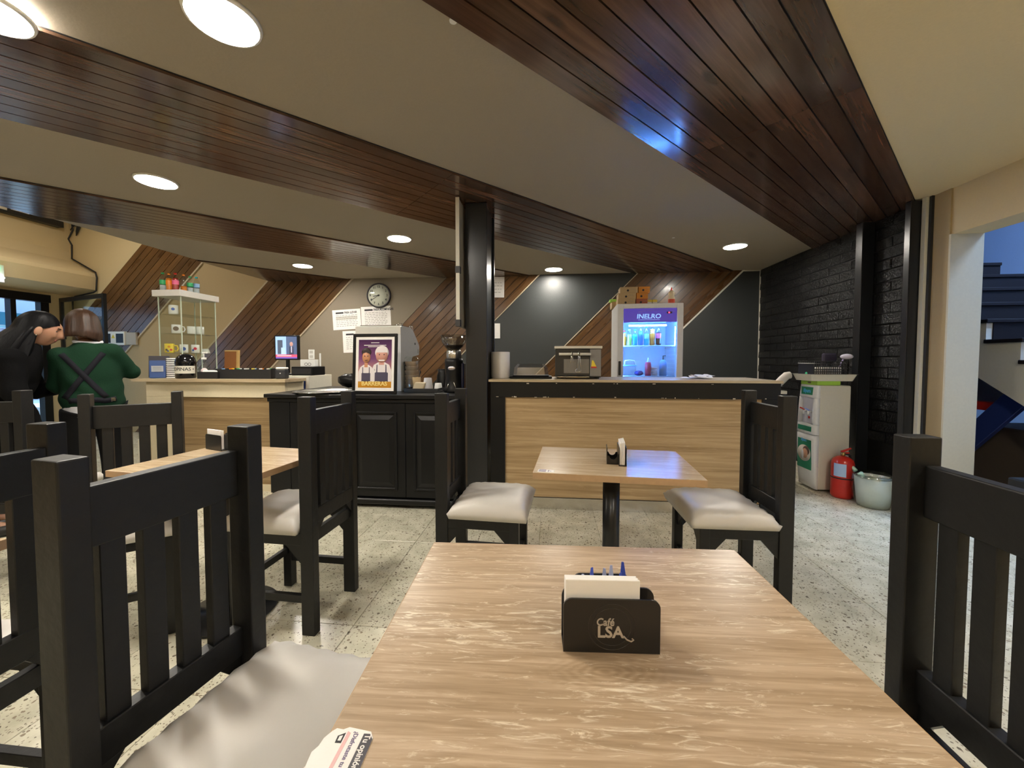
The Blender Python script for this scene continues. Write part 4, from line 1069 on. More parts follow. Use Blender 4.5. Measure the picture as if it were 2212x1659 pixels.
ry = thing('round_tray', 'round steel serving tray on the black cabinet', 'tray', (-1.905, 3.10, KZ))
MB().lathe([(0, 0), (.21, 0), (.228, .012), (.235, .013), (.233, .016), (.226, .015), (.208, .003), (0, .003)], seg=48).build('dish', M['steel'], ry)
db = MB(); rz2 = random.Random(21); db.ball((0, 0, .06), .085, 1.35, 1, .75, 18, 12)
for v in db.bm.verts: v.co += Vector((rz2.uniform(-.013, .013), rz2.uniform(-.013, .013), rz2.uniform(-.004, .014)))
tag(db.build('black_bag', M['black'], None, (-1.93, 3.58, KZ + .012)), 'crumpled black plastic bag left of the poster', 'bag')
cr_ = thing('drawer_unit', 'ivory drawer unit with blue drawers under the monitor', 'drawers', (-2.54, 3.50, 0))
MB().box(-.24, .235, .01, .40, 0, 1.03, bev=.004).build('shell', M['white_warm'], cr_)
for k in range(9):
    d_ = MB().box(-.22, .20, -.006, .012, .04 + k * .108, .04 + k * .108 + .098, bev=.003).build('drawer', M['blue'], cr_)
    MB().box(-.05, .05, -.014, -.005, .04 + k * .108 + .06, .04 + k * .108 + .075, bev=.002).build('pull', M['blue'], d_)
# ================================================================== THINGS ON THE CASH DESK (top z = 1.012)
DZ = 1.0125
vt = thing('display_case', 'glass display case with a thick white top on the cash desk', 'display case', (-3.79, 3.43, DZ))
VX, VY, VH = 0.245, 0.39, 0.782
for nm, b in (('front_pane', (0, VX, 0, .006, 0, VH)), ('back_pane', (0, VX, VY - .006, VY, 0, VH)), ('side_pane', (VX - .006, VX, .006, VY - .006, 0, VH)), ('side_pane', (0, .006, .006, VY - .006, 0, VH))):
    MB().box(*b).build(nm, M['glass_green'], vt)
for x in (0, VX - .007):
    for y in (-.0005, VY - .0065): MB().box(x - .0006, x + .0076, y, y + .007, 0, VH).build('edge_bead', M['glass_edge'], vt)
MB().box(VX - .001, VX + .003, .205, .213, 0, VH).build('edge_bead', M['glass_edge'], vt)
for z in (.239, .431, .617):
    MB().box(.007, VX - .007, .007, VY - .007, z - .006, z - .001).build('glass_shelf', M['glass_green'], vt)
MB().box(-.03, VX + .025, -.03, VY + .02, VH, VH + .06, bev=.002).build('top_slab', mcol('marbled_white', (.72, .70, .66), .35), vt)
SH = [DZ + .239, DZ + .431, DZ + .617]
PRB = mcol('print_brown', (.14, .09, .06)); PRBL = mcol('print_blue', (.05, .12, .45)); PRR = mcol('print_red', (.6, .03, .06)); PRO = mcol('print_orange', (.7, .28, .02))
YM = mcol('yellow_glaze', (.82, .62, .06), .3); WM = mcol('white_glaze', (.76, .75, .72), .25)
fa = -.85     # towards the room
mug((-3.70, 3.50, SH[2]), 2.6, WM, 'white mug alone on the top glass shelf', .038, .09, [(fa - 2.6, .05, .014, PRBL)])
mug((-3.675, 3.50, SH[1]), .9, WM, 'white mug with a round dark print on the middle glass shelf', .038, .085, [(fa - .9, .045, .022, PRB)])
mug((-3.605, 3.59, SH[1]), 2.3, WM, 'white mug second on the middle glass shelf', .033, .075)
mug((-3.60, 3.685, SH[1]), 2.1, WM, 'white mug at the rear end of the middle glass shelf', .033, .08)
mug((-3.735, 3.48, SH[0]), .8, YM, 'yellow patterned mug on the lowest glass shelf', .038, .09, [(fa - .8, .06, .011, PRO), (fa - 1.3, .03, .010, PRB), (fa - .4, .03, .010, PRR), (fa - 1.0, .018, .008, PRBL)])
mug((-3.635, 3.535, SH[0]), 2.4, WM, 'white mug with blue print on the lowest glass shelf', .034, .085, [(fa - 2.4, .04, .018, PRBL)])
mug((-3.605, 3.63, SH[0]), 2.4, WM, 'white mug with red and blue print on the lowest glass shelf', .034, .085, [(fa - 2.4, .045, .014, PRR), (fa - 2.9, .03, .010, PRBL)])
t = thing('glass_bowl', 'small upturned glass bowl on the lowest glass shelf', 'bowl', (-3.605, 3.745, SH[0])); MB().lathe([(.042, 0), (.040, .01), (.028, .045), (0, .047)], seg=20).build('bowl', mcol('milky_glass', (.6, .62, .6), .15), t)
VB = [(-3.745, 3.445, .172, 'clearw', 'green', 'green', 'clear bottle with green label, leftmost on the display case', 0.3), (-3.685, 3.452, .162, 'orange', 'orange', 'orange', 'orange soda bottle, second on the display case', .72),
      (-3.628, 3.462, .168, 'red', 'pink', 'redcap', 'red soda bottle, third on the display case', .7), (-3.592, 3.512, .165, 'orange', None, 'orange', 'half empty orange soda bottle, fourth on the display case', .2),
      (-3.585, 3.572, .160, 'clearw', 'green', 'green', 'clear bottle with green label, fifth on the display case', .2), (-3.572, 3.63, .165, 'clearw', 'sky', 'teal', 'water bottle with blue label, rightmost on the display case', .3)]
for x, y, h, lq, lbl, cp_, lb, fl in VB: bottle((x, y, DZ + VH + .0605), h, .0265, lq, lbl, cp_, lb, 'bottles on top of the display case', fl)

t = thing('coffee_bag', 'blue printed coffee pouch at the left end of the cash desk', 'bag', (-3.67, 3.30, DZ), R(40))
b = MB().box(-.058, .058, -.022, .022, 0, .165, bev=.006, seg=2)
for v in b.bm.verts: v.co.y *= max(.15, 1 - (v.co.z / .165) ** 3)
b.build('pouch', mcol('blue_pouch', (.035, .085, .26), .4), t); MB().box(-.042, .042, -.0245, -.0215, .06, .115).build('paper_label', mcol('label_grey', (.45, .48, .52), .6), t)
for z in (.075, .088, .10): MB().box(-.03, .03, -.0252, -.0244, z, z + .004).build('print_line', M['ink_grey'], t)
t = thing('menu_card', 'dark menu card leaning behind the blue pouch', 'menu', (-3.715, 3.352, DZ), R(40)); MB().box(-.075, .075, -.004, .004, .004, .21).build('card', mcol('dark_card', (.025, .02, .03), .5), t, rot=(R(-9), 0, 0))
t = thing('lid_stack', 'stack of white cup lids between pouch and tip jar', 'stack', (-3.545, 3.335, DZ))
for k in range(11): MB().lathe([(0, k * .0175), (.048, k * .0175), (.052, k * .0175 + .003), (.052, k * .0175 + .009), (.045, k * .0175 + .012), (0, k * .0175 + .012)], seg=24).build('lid', M['white'], t)
MB().cyl((0, 0, 0), .043, .19, 20).build('core', M['black_matt'], t)
tj = thing('tip_jar', 'black domed tip jar with a hand lettered label', 'jar', (-3.372, 3.29, DZ))
MB().lathe([(0, 0), (.072, 0), (.078, .008), (.078, .13), (.080, .135), (.078, .16), (.066, .195), (.045, .217), (.02, .226), (0, .227)], seg=36).build('jar', mcol('black_gloss', (.008, .008, .009), .08), tj)
lb_ = MB(); r_ = .0795; a0, a1 = R(-150), R(12); n_ = 24
for (q0, q1) in ((.045, .115),):
    va = [lb_.bm.verts.new((r_ * math.cos(a0 + (a1 - a0) * k / n_), r_ * math.sin(a0 + (a1 - a0) * k / n_), q0)) for k in range(n_ + 1)]
    vb = [lb_.bm.verts.new((r_ * math.cos(a0 + (a1 - a0) * k / n_), r_ * math.sin(a0 + (a1 - a0) * k / n_), q1)) for k in range(n_ + 1)]
    for k in range(n_): lb_.bm.faces.new((va[k], va[k + 1], vb[k + 1], vb[k])).smooth = True
lb_.build('paper_label', mcol('label_cream', (.72, .69, .58), .7), tj)
tx = text('lettering', 'PROPINAS •', .042, M['ink'], tj, (0, 0, .084), (0, 0, 0), .0002, 'RIGHT', 1, 0, .0006)
ra = R(2)
for v in tx.data.vertices:
    a = ra + v.co.x / .0805; zz = v.co.y
    rr_ = .0803 + v.co.z; v.co = Vector((rr_ * math.cos(a), rr_ * math.sin(a), zz))
t = thing('sanitizer_bottle', 'clear pump bottle of hand gel beside the tip jar', 'bottle', (-3.215, 3.32, DZ))
MB().lathe([(0, 0), (.046, 0), (.05, .006), (.05, .12), (.04, .148), (.018, .165), (.018, .175), (0, .175)], seg=26).build('bottle', PET, t)
MB().lathe([(0, .003), (.045, .003), (.046, .095), (0, .095)], seg=24).build('gel', glass('gel', (.86, .90, .90), .1, .5), t)
MB().cyl((0, 0, .172), .02, .02, 16).cyl((0, 0, .192), .006, .04, 10).box(-.012, .034, -.010, .010, .228, .242, bev=.003).build('pump', M['white'], t)
disc('round_label', 0, 0, .026, .026, mcol('label_pink', (.72, .60, .58), .6), 0, t).matrix_local = Matrix.Translation((.0365, -.0365, .07)) @ Matrix.Rotation(R(45), 4, 'Z')
t = thing('black_bowl', 'small black tub with white tissue in front of the organizer', 'tub', (-3.085, 3.27, DZ))
MB().box(-.095, .095, -.05, .05, 0, .006).box(-.1, .1, -.055, -.05, 0, .062).box(-.1, .1, .05, .055, 0, .062).box(-.1, -.095, -.05, .05, 0, .062).box(.095, .1, -.05, .05, 0, .062).build('tub', M['black_matt'], t)
MB().box(-.07, .08, -.04, .045, .045, .075, bev=.012, seg=2).build('tissue', M['paper'], t)
og = thing('organizer', 'long black organizer filled with coloured sachets', 'organizer', (-2.76, 3.34, DZ))
MB().box(-.27, .27, -.10, .10, 0, .006).box(-.27, .27, -.10, -.094, .006, .085).box(-.27, .27, .094, .10, .006, .092).box(-.27, -.264, -.094, .094, .006, .09).box(.264, .27, -.094, .094, .006, .09).build('case', M['black_matt'], og)
for x in (-.09, .09): MB().box(x - .002, x + .002, -.094, .094, .006, .085).build('divider', M['black_matt'], og)
ORD = ['first', 'second', 'third', 'fourth', 'fifth', 'sixth', 'seventh', 'eighth', 'ninth', 'tenth', 'eleventh', 'twelfth', 'thirteenth', 'fourteenth']
sc_ = ['sky', 'orange', 'white', 'green', 'orange', 'white', 'pink', 'white', 'teal', 'white']
for k in range(14):
    x = -.245 + k * .037
    m_ = [LIQ['sky'], M['yellow'], LIQ['orange'], M['white'], LIQ['green'], M['white_warm'], M['white']][k % 7]
    o = MB().box(-.015, .015, -.004, .004, 0, .085, bev=.001).build('sachet', m_, None, (-2.76 + x, 3.34 + (.02 if k % 2 else -.03), DZ + .0075), (R(-6 if k % 2 else 5), 0, R(6 * math.sin(k))))
    cn = ['pale blue', 'yellow', 'orange', 'white', 'green', 'ivory', 'white'][k % 7]
    tag(o, cn + ' sugar sachet, ' + ORD[k] + ' from the left in the long black organizer', 'sachet', 'sachets in the organizer')
t = thing('card_terminal', 'small black card reader with white top at the right of the desk', 'card reader', (-2.41, 3.28, DZ), R(10))
MB().box(-.045, .045, -.035, .035, 0, .085, bev=.008).build('body', mcol('dark_grey', (.03, .032, .036), .4), t); MB().box(-.043, .043, -.033, .033, .085, .104, bev=.006).build('paper_cover', M['white'], t); MB().cyl((0, -.036, .05), .005, .002, 10, axis='y').build('button', M['white'], t)
mo = thing('monitor', 'small monitor showing a news broadcast on the cash desk', 'monitor', (-2.64, 3.68, 1.031), R(8))
MB().lathe([(0, 0), (.075, 0), (.07, .012), (.02, .018), (0, .018)], seg=24, sy=.7).build('base', M['black'], mo)
MB().box(-.015, .015, -.008, .012, .015, .17).build('neck', M['black'], mo)
sc = MB().box(-.120, .120, -.022, .016, .15, .40, bev=.008, seg=2).build('bezel', M['black'], mo)
def scr(nm, x0, x1, z0, z1, c, st=1.0, y=-.0232): return MB().box(x0, x1, y - .0006, y, z0, z1).build(nm, emit('screen_' + nm + str(len(bpy.data.materials)), c, st), sc)
scr('screen_left', -.104, 0, .205, .385, (.22, .33, .50), .9); scr('screen_right', 0, .104, .205, .385, (.05, .075, .14), .8)
scr('screen_ticker', -.104, .104, .168, .205, (.62, .05, .09), .9); scr('screen_band', -.104, .104, .165, .18, (.10, .07, .30), .8, -.0234)
scr('shirt_figure', .028, .072, .205, .285, (.03, .035, .07), .6, -.0236); scr('shirt_figure', .046, .056, .225, .285, (.45, .42, .48), .7, -.0240)
disc('face_figure', .05, .31, .016, .022, emit('screen_face', (.42, .22, .17), .7), -.0238, sc); scr('camera_figure', -.085, -.035, .21, .35, (.06, .075, .11), .6, -.0236); scr('pale_figure', -.05, -.01, .21, .275, (.35, .48, .6), .7, -.0240)
scr('headline', -.09, .05, .19, .196, (.85, .55, .5), .9, -.0240)
t = thing('cash_register', 'low black cash drawer behind the card reader', 'drawer', (-2.43, 3.66, 1.031)); MB().box(-.09, .125, -.10, .12, 0, .085, bev=.004).build('case', M['black'], t); MB().box(-.08, .115, -.104, -.099, .012, .07, bev=.002).build('drawer_front', M['black_matt'], t); MB().cyl((.09, -.106, .035), .008, .006, 12, axis='y').build('lock', M['chrome'], t)
t = thing('white_box', 'white printed box with two rings on the cash drawer', 'box', (-2.43, 3.71, 1.117), R(6)); MB().box(-.07, .075, -.04, .04, 0, .07, bev=.002).build('carton', M['white'], t)
for x in (-.012, .022): MB().tube([(x + .014 * math.cos(a * math.pi / 8), -.0405, .022 + .014 * math.sin(a * math.pi / 8)) for a in range(16)], .002, 5, closed=True).build('printed_ring', M['ink'], t)
tag(MB().box(-2.345, -2.33, 3.745, 3.755, 1.117, 1.25, bev=.002).build('white_stick', M['white']), 'upright white stick behind the white box', 'stick')
t = thing('wooden_frame', 'wooden framed panel leaning behind the glass display case', 'frame', (-3.43, 3.875, DZ), R(0)); MB().box(-.08, .07, -.008, .008, 0, .26).build('panel', mcol('reddish_wood', (.26, .10, .03), .4), t, rot=(R(-3), 0, 0)); MB().box(-.08, .075, -.012, .012, .26, .275, bev=.002).box(.06, .085, -.012, .012, 0, .275, bev=.002).build('frame_rail', mcol('pine_frame', (.50, .33, .12), .5), t, rot=(R(-3), 0, 0))

# ================================================================== BACK WALL THINGS
ck = thing('wall_clock', 'round dark-rimmed wall clock above the taped menus', 'clock', (-2.593, YB - .0055, 2.157), 0)
MB().lathe([(0, 0), (.185, 0), (.19, .01), (.186, .04), (.172, .046), (.165, .03), (0, .03)], seg=48, M=Matrix.Rotation(R(90), 4, 'X')).build('rim', mcol('dark_plum_plastic', (.02, .015, .02), .3), ck)
MB().lathe([(0, .0305), (.164, .0305), (.164, .032), (0, .032)], seg=48, M=Matrix.Rotation(R(90), 4, 'X')).build('dial', mcol('dial_white', (.80, .75, .66), .6), ck)
for k in range(1, 13):
    a = R(90 - 30 * k); text('numeral', str(k), .048, M['ink'], ck, (.132 * math.cos(a), -.0325, .132 * math.sin(a)), (R(90), 0, 0), .0006, 'CENTER', 1, 0, .001)
for L, w, a in ((.085, .009, 262), (.12, .006, 238)):
    MB().box(-w / 2, w / 2, -.0375, -.0355, -.02, L).build('hand', M['ink'], ck, rot=(0, R(a), 0))
MB().cyl((0, -.0395, 0), .014, .006, 16, axis='y').build('hub', M['ink'], ck)
MB().lathe([(.166, .043), (.12, .050), (.05, .054), (0, .055)], seg=40, M=Matrix.Rotation(R(90), 4, 'X')).build('lens', M['glass'], ck)

def sheet(x0, x1, z0, z1, rot, head, lab, lines, boxrow=False, y=YB - .0065):
    cx, cz = (x0 + x1) / 2, (z0 + z1) / 2; w, h = x1 - x0, z1 - z0
    t = thing('menu_sheet', lab, 'paper', (cx, y, cz), 0, 'printed menu sheets taped to the wall'); t.rotation_euler = (0, R(rot), 0)
    MB().box(-w / 2, w / 2, -.0015, 0, -h / 2, h / 2).build('paper', M['paper'], t)
    MB().box(-w * .38, -w * .10, -.0022, -.0014, h * .30, h * .38).build('header_bar', M['ink'], t)
    if head: text('heading', head, h * .15, M['ink'], t, (-w * .07, -.0022, h * .34), (R(90), 0, 0), .0004, 'LEFT', .72, 0, .0015)
    rn = random.Random(int(w * 1000 + h * 77))
    for k in range(lines):
        z = h * (.20 - .62 * k / lines)
        b = MB(); x = -w * .38
        while x < w * .34:
            ww = rn.uniform(.02, .05); b.box(x, min(x + ww, w * .38), -.002, -.0014, z, z + h * .022); x += ww + .012
        if boxrow and k in (1, 2): MB().box(-w * .38, w * .38, -.0019, -.0014, z - h * .03, z + h * .05).build('shaded_row', mcol('row_grey', (.55, .53, .48), .8), t)
        b.build('text_line', M['ink_grey'], t)
    return t
sheet(-3.345, -2.893, 1.652, 1.957, -3, 'PARA LLEVAR', 'left menu sheet headed para llevar taped to the wall', 7, True)
sheet(-2.885, -2.418, 1.672, 1.998, -2, 'PARA ACOMPAÑAR', 'right menu sheet headed para acompañar below the clock', 8)
sheet(-3.185, -2.74, 1.30, 1.632, -2, '', 'lower menu sheet partly hidden by the coffee machine', 7, False, YB - .0065)
t = sheet(-0.95, -0.683, 2.10, 2.40, 1, '', 'white notice high on the wall right of the pillar', 4, False, YB - .022); t['group'] = 'notices by the pillar'
o = MB().box(-.92, -.745, YB - .024, YB - .0225, 1.50, 1.72).build('notice', M['paper']); tag(o, 'narrow white notice on the wall beside the pillar', 'paper')
t = thing('wall_socket', 'white double socket on the taupe wall', 'socket', (-3.70, YB - .0055, 1.27)); MB().box(-.05, .05, -.012, 0, -.075, .075, bev=.004).build('plate', M['white'], t)
for z in (-.035, .035): MB().box(-.028, .028, -.014, -.0115, z - .02, z + .02, bev=.002).build('outlet', mcol('socket_grey', (.55, .53, .5), .5), t)
t = thing('fuse_box', 'white fuse box with dark doors and a yellow warning triangle', 'fuse box', (-7.04, YB - .018, 1.535))
MB().box(-.18, .17, -.05, 0, -.11, .11, bev=.004).build('case', M['white'], t)
for x0, x1 in ((-.165, -.075), (.025, .155)): MB().box(x0, x1, -.053, -.049, -.075, .075).build('dark_door', M['black'], t)
MB().box(-.07, .02, -.052, -.049, -.085, .09).build('warning_card', M['paper'], t); MB().prism([(-.058, .0), (.008, .0), (-.025, .06)], -.0545, -.0515, 'xz').build('warning_triangle', M['yellow'], t)
text('lettering', '!', .035, M['ink'], t, (-.025, -.055, .022), (R(90), 0, 0), .0003)
tag(MB().box(-6.86, -6.68, YB - .05, YB - .018, 1.43, 1.63, bev=.003).build('junction_plate', mcol('dusty_plate', (.42, .39, .34), .6)), 'dusty grey blank plate right of the fuse box', 'plate')

# ================================================================== RIGHT SIDE: WATER DISPENSER, TRAY, EXTINGUISHER, BIN
wd = thing('water_dispenser', 'tall white floor-standing water dispenser with green stickers', 'water dispenser', (2.34, 3.69, 0))
WDM = mcol('dispenser_white', (.74, .735, .74), .3); WDS = mcol('dispenser_ivory', (.60, .565, .48), .4)
MB().box(.030, .29, 0, .25, .02, .955, bev=.012, seg=2).build('cabinet', WDS, wd)
# bowed front in two doors with an alcove
def front_shell(z0, z1, nm, y0=.0, y1=.25):
    b = MB(); n = 10; V0, V1, V2, V3 = [], [], [], []
    for k in range(n + 1):
        z = z0 + (z1 - z0) * k / n; bow = .028 * (1 - ((z - .5) / .5) ** 2)
        V0.append(b.bm.verts.new((.022 - bow, y0 + .012, z))); V1.append(b.bm.verts.new((.022 - bow, y1 - .012, z))); V2.append(b.bm.verts.new((.036, y1, z))); V3.append(b.bm.verts.new((.036, y0, z)))
    for k in range(n):
        for a, c in ((V0, V1), (V1, V2), (V2, V3), (V3, V0)): b.bm.faces.new((a[k], c[k], c[k + 1], a[k + 1])).smooth = True
    b.bm.faces.new((V0[0], V1[0], V2[0], V3[0])); b.bm.faces.new((V0[-1], V1[-1], V2[-1], V3[-1]))
    return b.build(nm, WDM, wd)
lowd = front_shell(.02, .505, 'lower_door'); front_shell(.51, .60, 'drip_shelf'); front_shell(.84, .955, 'top_front')
front_shell(.60, .84, 'alcove_cheek', 0, .055); front_shell(.60, .84, 'alcove_cheek', .215, .25)
MB().box(.027, .0295, .03, .225, .60, .84).build('alcove_back', mcol('alcove_lilac', (.62, .62, .70), .4), wd)
def bowx(z): return .022 - .028 * (1 - ((z - .5) / .5) ** 2)
MB().box(bowx(.90) - .003, bowx(.90) + .004, .06, .215, .855, .935).build('top_sticker', M['green_print'], wd)
text('lettering', 'ifipura', .048, mcol('sticker_cyan', (.10, .45, .85), .4), wd, (bowx(.90) - .0035, .137, .900), (R(90), 0, R(-90)), .0004, 'CENTER', .85, .15, .0015)
MB().box(bowx(.57) - .003, bowx(.57) + .004, .04, .225, .535, .578).build('shelf_sticker', M['green_print'], wd)
for y, m_, nm in ((.165, M['red'], 'hot_tap'), (.095, mcol('tap_blue', (.25, .35, .75), .4), 'cold_tap')):
    MB().cyl((-.005, y, .71), .009, .034, 12, axis='x').cyl((.0, y, .68), .008, .032, 12).build('tap_body', M['white'], wd)
    MB().tube([(.006, y, .722), (-.016, y - .005, .735), (-.036, y - .012, .742)], .0065, 8).build(nm, m_, wd)
MB().cyl((.024, .125, .655), .012, .003, 16, axis='x').build('warning_dot', M['red'], wd)
pst = MB().box(-.003, .004, .035, .225, .185, .475).build('door_sticker', M['green_print'], lowd, (bowx(.33), 0, 0), (0, 0, 0))
text('lettering', 'ifipura', .036, mcol('sticker_cyan_b', (.10, .45, .85), .4), lowd, (bowx(.33) - .0036, .14, .445), (R(90), 0, R(-90)), .0004, 'CENTER', .85, .15, .0012)
def odisc(nm, y, z, ry, rz_, mat, x): return MB().lathe([(0, 0), (1, 0), (1, .0006), (0, .0006)], seg=26, M=Matrix.Translation((x, y, z)) @ Matrix.Rotation(R(-90), 4, 'Y') @ Matrix.Diagonal((rz_, ry, 1, 1))).build(nm, mat, lowd)
bx0 = bowx(.33)
odisc('photo_oval', .13, .325, .092, .075, mcol('photo_pale', (.62, .55, .48), .4), bx0 - .0034); odisc('photo_hair', .10, .352, .045, .042, mcol('photo_dark', (.10, .06, .045), .4), bx0 - .0042)
odisc('photo_skin', .115, .325, .038, .045, mcol('photo_skin', (.55, .28, .18), .4), bx0 - .0050); odisc('photo_glass', .15, .31, .018, .045, mcol('photo_glass', (.72, .68, .68), .2), bx0 - .0058)

t = thing('green_carton', 'flat lime green carton on top of the water dispenser', 'carton', (2.36, 3.705, .9565)); MB().box(0, .19, 0, .23, 0, .037, bev=.002).build('carton', mcol('lime_green', (.32, .55, .06), .5), t); MB().ball((-.0005, .11, .019), .02, .05, 1.3, .42, 12, 8).build('printed_oval', PRB, t)
ty = thing('plastic_tray', 'ivory plastic tray resting on the green carton', 'tray', (2.30, 3.69, .994))
tb = MB(); o_, i_ = [], []
def rr_ring(b, x0, x1, y0, y1, z): return [b.bm.verts.new(p) for p in ((x0 + .02, y0, z), (x1 - .02, y0, z), (x1, y0 + .02, z), (x1, y1 - .02, z), (x1 - .02, y1, z), (x0 + .02, y1, z), (x0, y1 - .02, z), (x0, y0 + .02, z))]
R1 = rr_ring(tb, .02, .36, .01, .27, 0); R2 = rr_ring(tb, 0, .38, -.01, .29, .058); R3 = rr_ring(tb, -.012, .39, -.02, .30, .060); R4 = rr_ring(tb, .01, .37, .0, .28, .060); R5 = rr_ring(tb, .026, .354, .016, .264, .006)
for a, b in ((R1, R2), (R2, R3), (R3, R4), (R4, R5)):
    for i in range(8): tb.bm.faces.new((a[i], a[(i + 1) % 8], b[(i + 1) % 8], b[i]))
tb.bm.faces.new(R1); tb.bm.faces.new(R5)
tb.build('tray', M['white_warm'], ty)
bk = thing('wire_basket', 'black perforated basket in the ivory tray', 'basket', (2.335, 3.715, 1.0015))
BW, BD, BHt = .28, .22, .168
MB().box(0, BW, 0, BD, 0, .004).build('floor_plate', M['black_matt'], bk)
def lattice(b, p0, p1, z0, z1, nu, nv):
    p0, p1 = Vector(p0), Vector(p1)
    for k in range(nu + 1):
        p = p0.lerp(p1, k / nu); b.tube([(p.x, p.y, z0), (p.x, p.y, z1)], .0036, 4)
    for k in range(nv + 1):
        z = z0 + (z1 - z0) * k / nv; b.tube([(p0.x, p0.y, z), (p1.x, p1.y, z)], .0036, 4)
for a, b, n in (((0, 0), (BW, 0), 16), ((BW, 0), (BW, BD), 12), ((0, BD), (BW, BD), 16)):
    l = MB(); lattice(l, (*a, 0), (*b, 0), .004, BHt, n, 7); l.build('lattice_side', M['black_matt'], bk)
MB().box(-.004, 0, 0, BD, 0, BHt - .02, bev=.001).build('front_plate', mcol('navy_plastic', (.015, .018, .03), .4), bk)
MB().box(-.008, .004, -.003, BD + .003, BHt - .022, BHt - .014, bev=.002).build('front_rim', mcol('rim_grey', (.4, .42, .42), .4), bk)
MB().cyl((-.0055, .10, .055), .016, .002, 16, axis='x').build('green_tag', mcol('green_tag', (.10, .75, .40), .5), bk)
tag(MB().box(2.36, 2.585, 3.735, 3.915, 1.0062, 1.115, bev=.01).build('napkin_pack', M['paper']), 'white packet visible through the black basket', 'packet')
t = thing('ladle', 'lilac-white plastic scoop in the black basket', 'scoop', (2.60, 3.80, 1.007)); MB().tube([(-.02, 0, 0), (0, 0, .11), (.03, 0, .18)], .006, 8).build('handle', mcol('lilac_plastic', (.45, .36, .70), .4), t); MB().ball((.06, 0, .205), .045, 1.15, .8, .55, 16, 10).build('scoop', mcol('lilac_white', (.72, .68, .85), .4), t)
t = thing('dark_tub', 'dark translucent tub behind the black basket', 'tub', (2.62, 3.962, 1.0545)); MB().box(-.06, .06, -.02, .02, 0, .19, bev=.01).build('tub', mcol('smoky_plum', (.035, .03, .055), .3), t)
rk = thing('shelf_rack', 'cream shelf rack between the counter end and the dispenser', 'shelf', (2.06, 4.05, 0))
for z in (.14, .66, .86): MB().box(-.16, .16, -.15, .15, z, z + .03, bev=.002).build('shelf_board', M['white_warm'], rk)
for x in (-.145, .145):
    for y in (-.135, .135): MB().box(x - .012, x + .012, y - .012, y + .012, 0, .86).build('leg', M['steel_black'], rk)
cl = MB().tube([(0.22, 3.95 - 4.0, .145), (.19, -.05, .140), (.15, -.05, .10), (.10, -.05, .045), (.02, -.05, .040)], [.034, .037, .038, .038, .036], 14).build('towel_roll', mcol('grey_white_cloth', (.56, .53, .49), .8), None, (2.06, 4.02, .892))
tag(cl, 'rolled pale grey towel lying over the shelf beside the dispenser', 'towel')
tag(MB().box(2.00, 2.16, 3.96, 4.1, .1705, .42, bev=.006).build('grey_bin', mcol('grey_bin', (.32, .33, .35), .5)), 'grey plastic bin on the low shelf beside the dispenser', 'bin')

fe = thing('fire_extinguisher', 'small red fire extinguisher beside the water dispenser', 'fire extinguisher', (2.505, 3.585, 0))
MB().lathe([(0, 0), (.070, 0), (.078, .012), (.080, .03), (.080, .29), (.072, .325), (.045, .348), (.02, .356), (0, .357)], seg=32).build('cylinder', M['red'], fe)
MB().lathe([(.0806, .168), (.0812, .173), (.0806, .178)], seg=32).build('band', M['black_matt'], fe)
MB().cyl((0, 0, .355), .016, .035, 14).build('valve', mcol('brass', (.5, .36, .12), .3, metal=1.0), fe)
MB().prism([(-.016, .390), (-.016, .400), (.058, .428), (.062, .420), (.0, .390)], -.008, .008, 'xz').build('lever', M['red'], fe); MB().box(-.012, .05, -.008, .008, .378, .389, bev=.003).build('carry_handle', M['red'], fe)
MB().tube([(.02, .01, .375), (.07, .02, .36), (.092, .02, .27), (.086, .01, .14)], .009, 8).build('hose', M['black_matt'], fe)
lb_ = MB(); va = [lb_.bm.verts.new((.0815 * math.cos(R(-170 + 7 * k)), .0815 * math.sin(R(-170 + 7 * k)), .19)) for k in range(10)]; vb = [lb_.bm.verts.new((.0815 * math.cos(R(-170 + 7 * k)), .0815 * math.sin(R(-170 + 7 * k)), .30)) for k in range(10)]
for k in range(9): lb_.bm.faces.new((va[k], va[k + 1], vb[k + 1], vb[k])).smooth = True
lb_.build('label', mcol('pale_blue_label', (.42, .58, .85), .5), fe)

tb_ = thing('waste_bin', 'low white bin wrapped in a clear bag beside the extinguisher', 'bin', (2.60, 3.385, 0))
MB().lathe([(0, .004), (.10, .004), (.122, .235), (.118, .235), (.097, .01), (0, .01)], seg=32).build('bucket', mcol('bin_white', (.80, .80, .77), .5), tb_)
w_ = MB(); rw = random.Random(5); w_.lathe([(0, .001), (.10, .001), (.128, .06), (.138, .14), (.132, .22), (.135, .255), (.125, .262), (.115, .22), (.10, .17)], seg=34)
for v in w_.bm.verts:
    if v.co.z > .005: v.co += Vector((rw.uniform(-.005, .005), rw.uniform(-.005, .005), rw.uniform(-.003, .006)))
w_.build('clear_bag', glass('bag_film', (.80, .86, .82), .15, 1.2), tb_)
for a in (R(200), R(120)):
    c_, s_ = math.cos(a), math.sin(a); MB().tube([(.12 * c_, .12 * s_, .255), (.15 * c_ + .01, .15 * s_, .28), (.19 * c_ + .02, .16 * s_, .272)], [.016, .013, .006], 6).build('bag_handle', mcol('mint_film', (.45, .68, .55), .4), tb_)

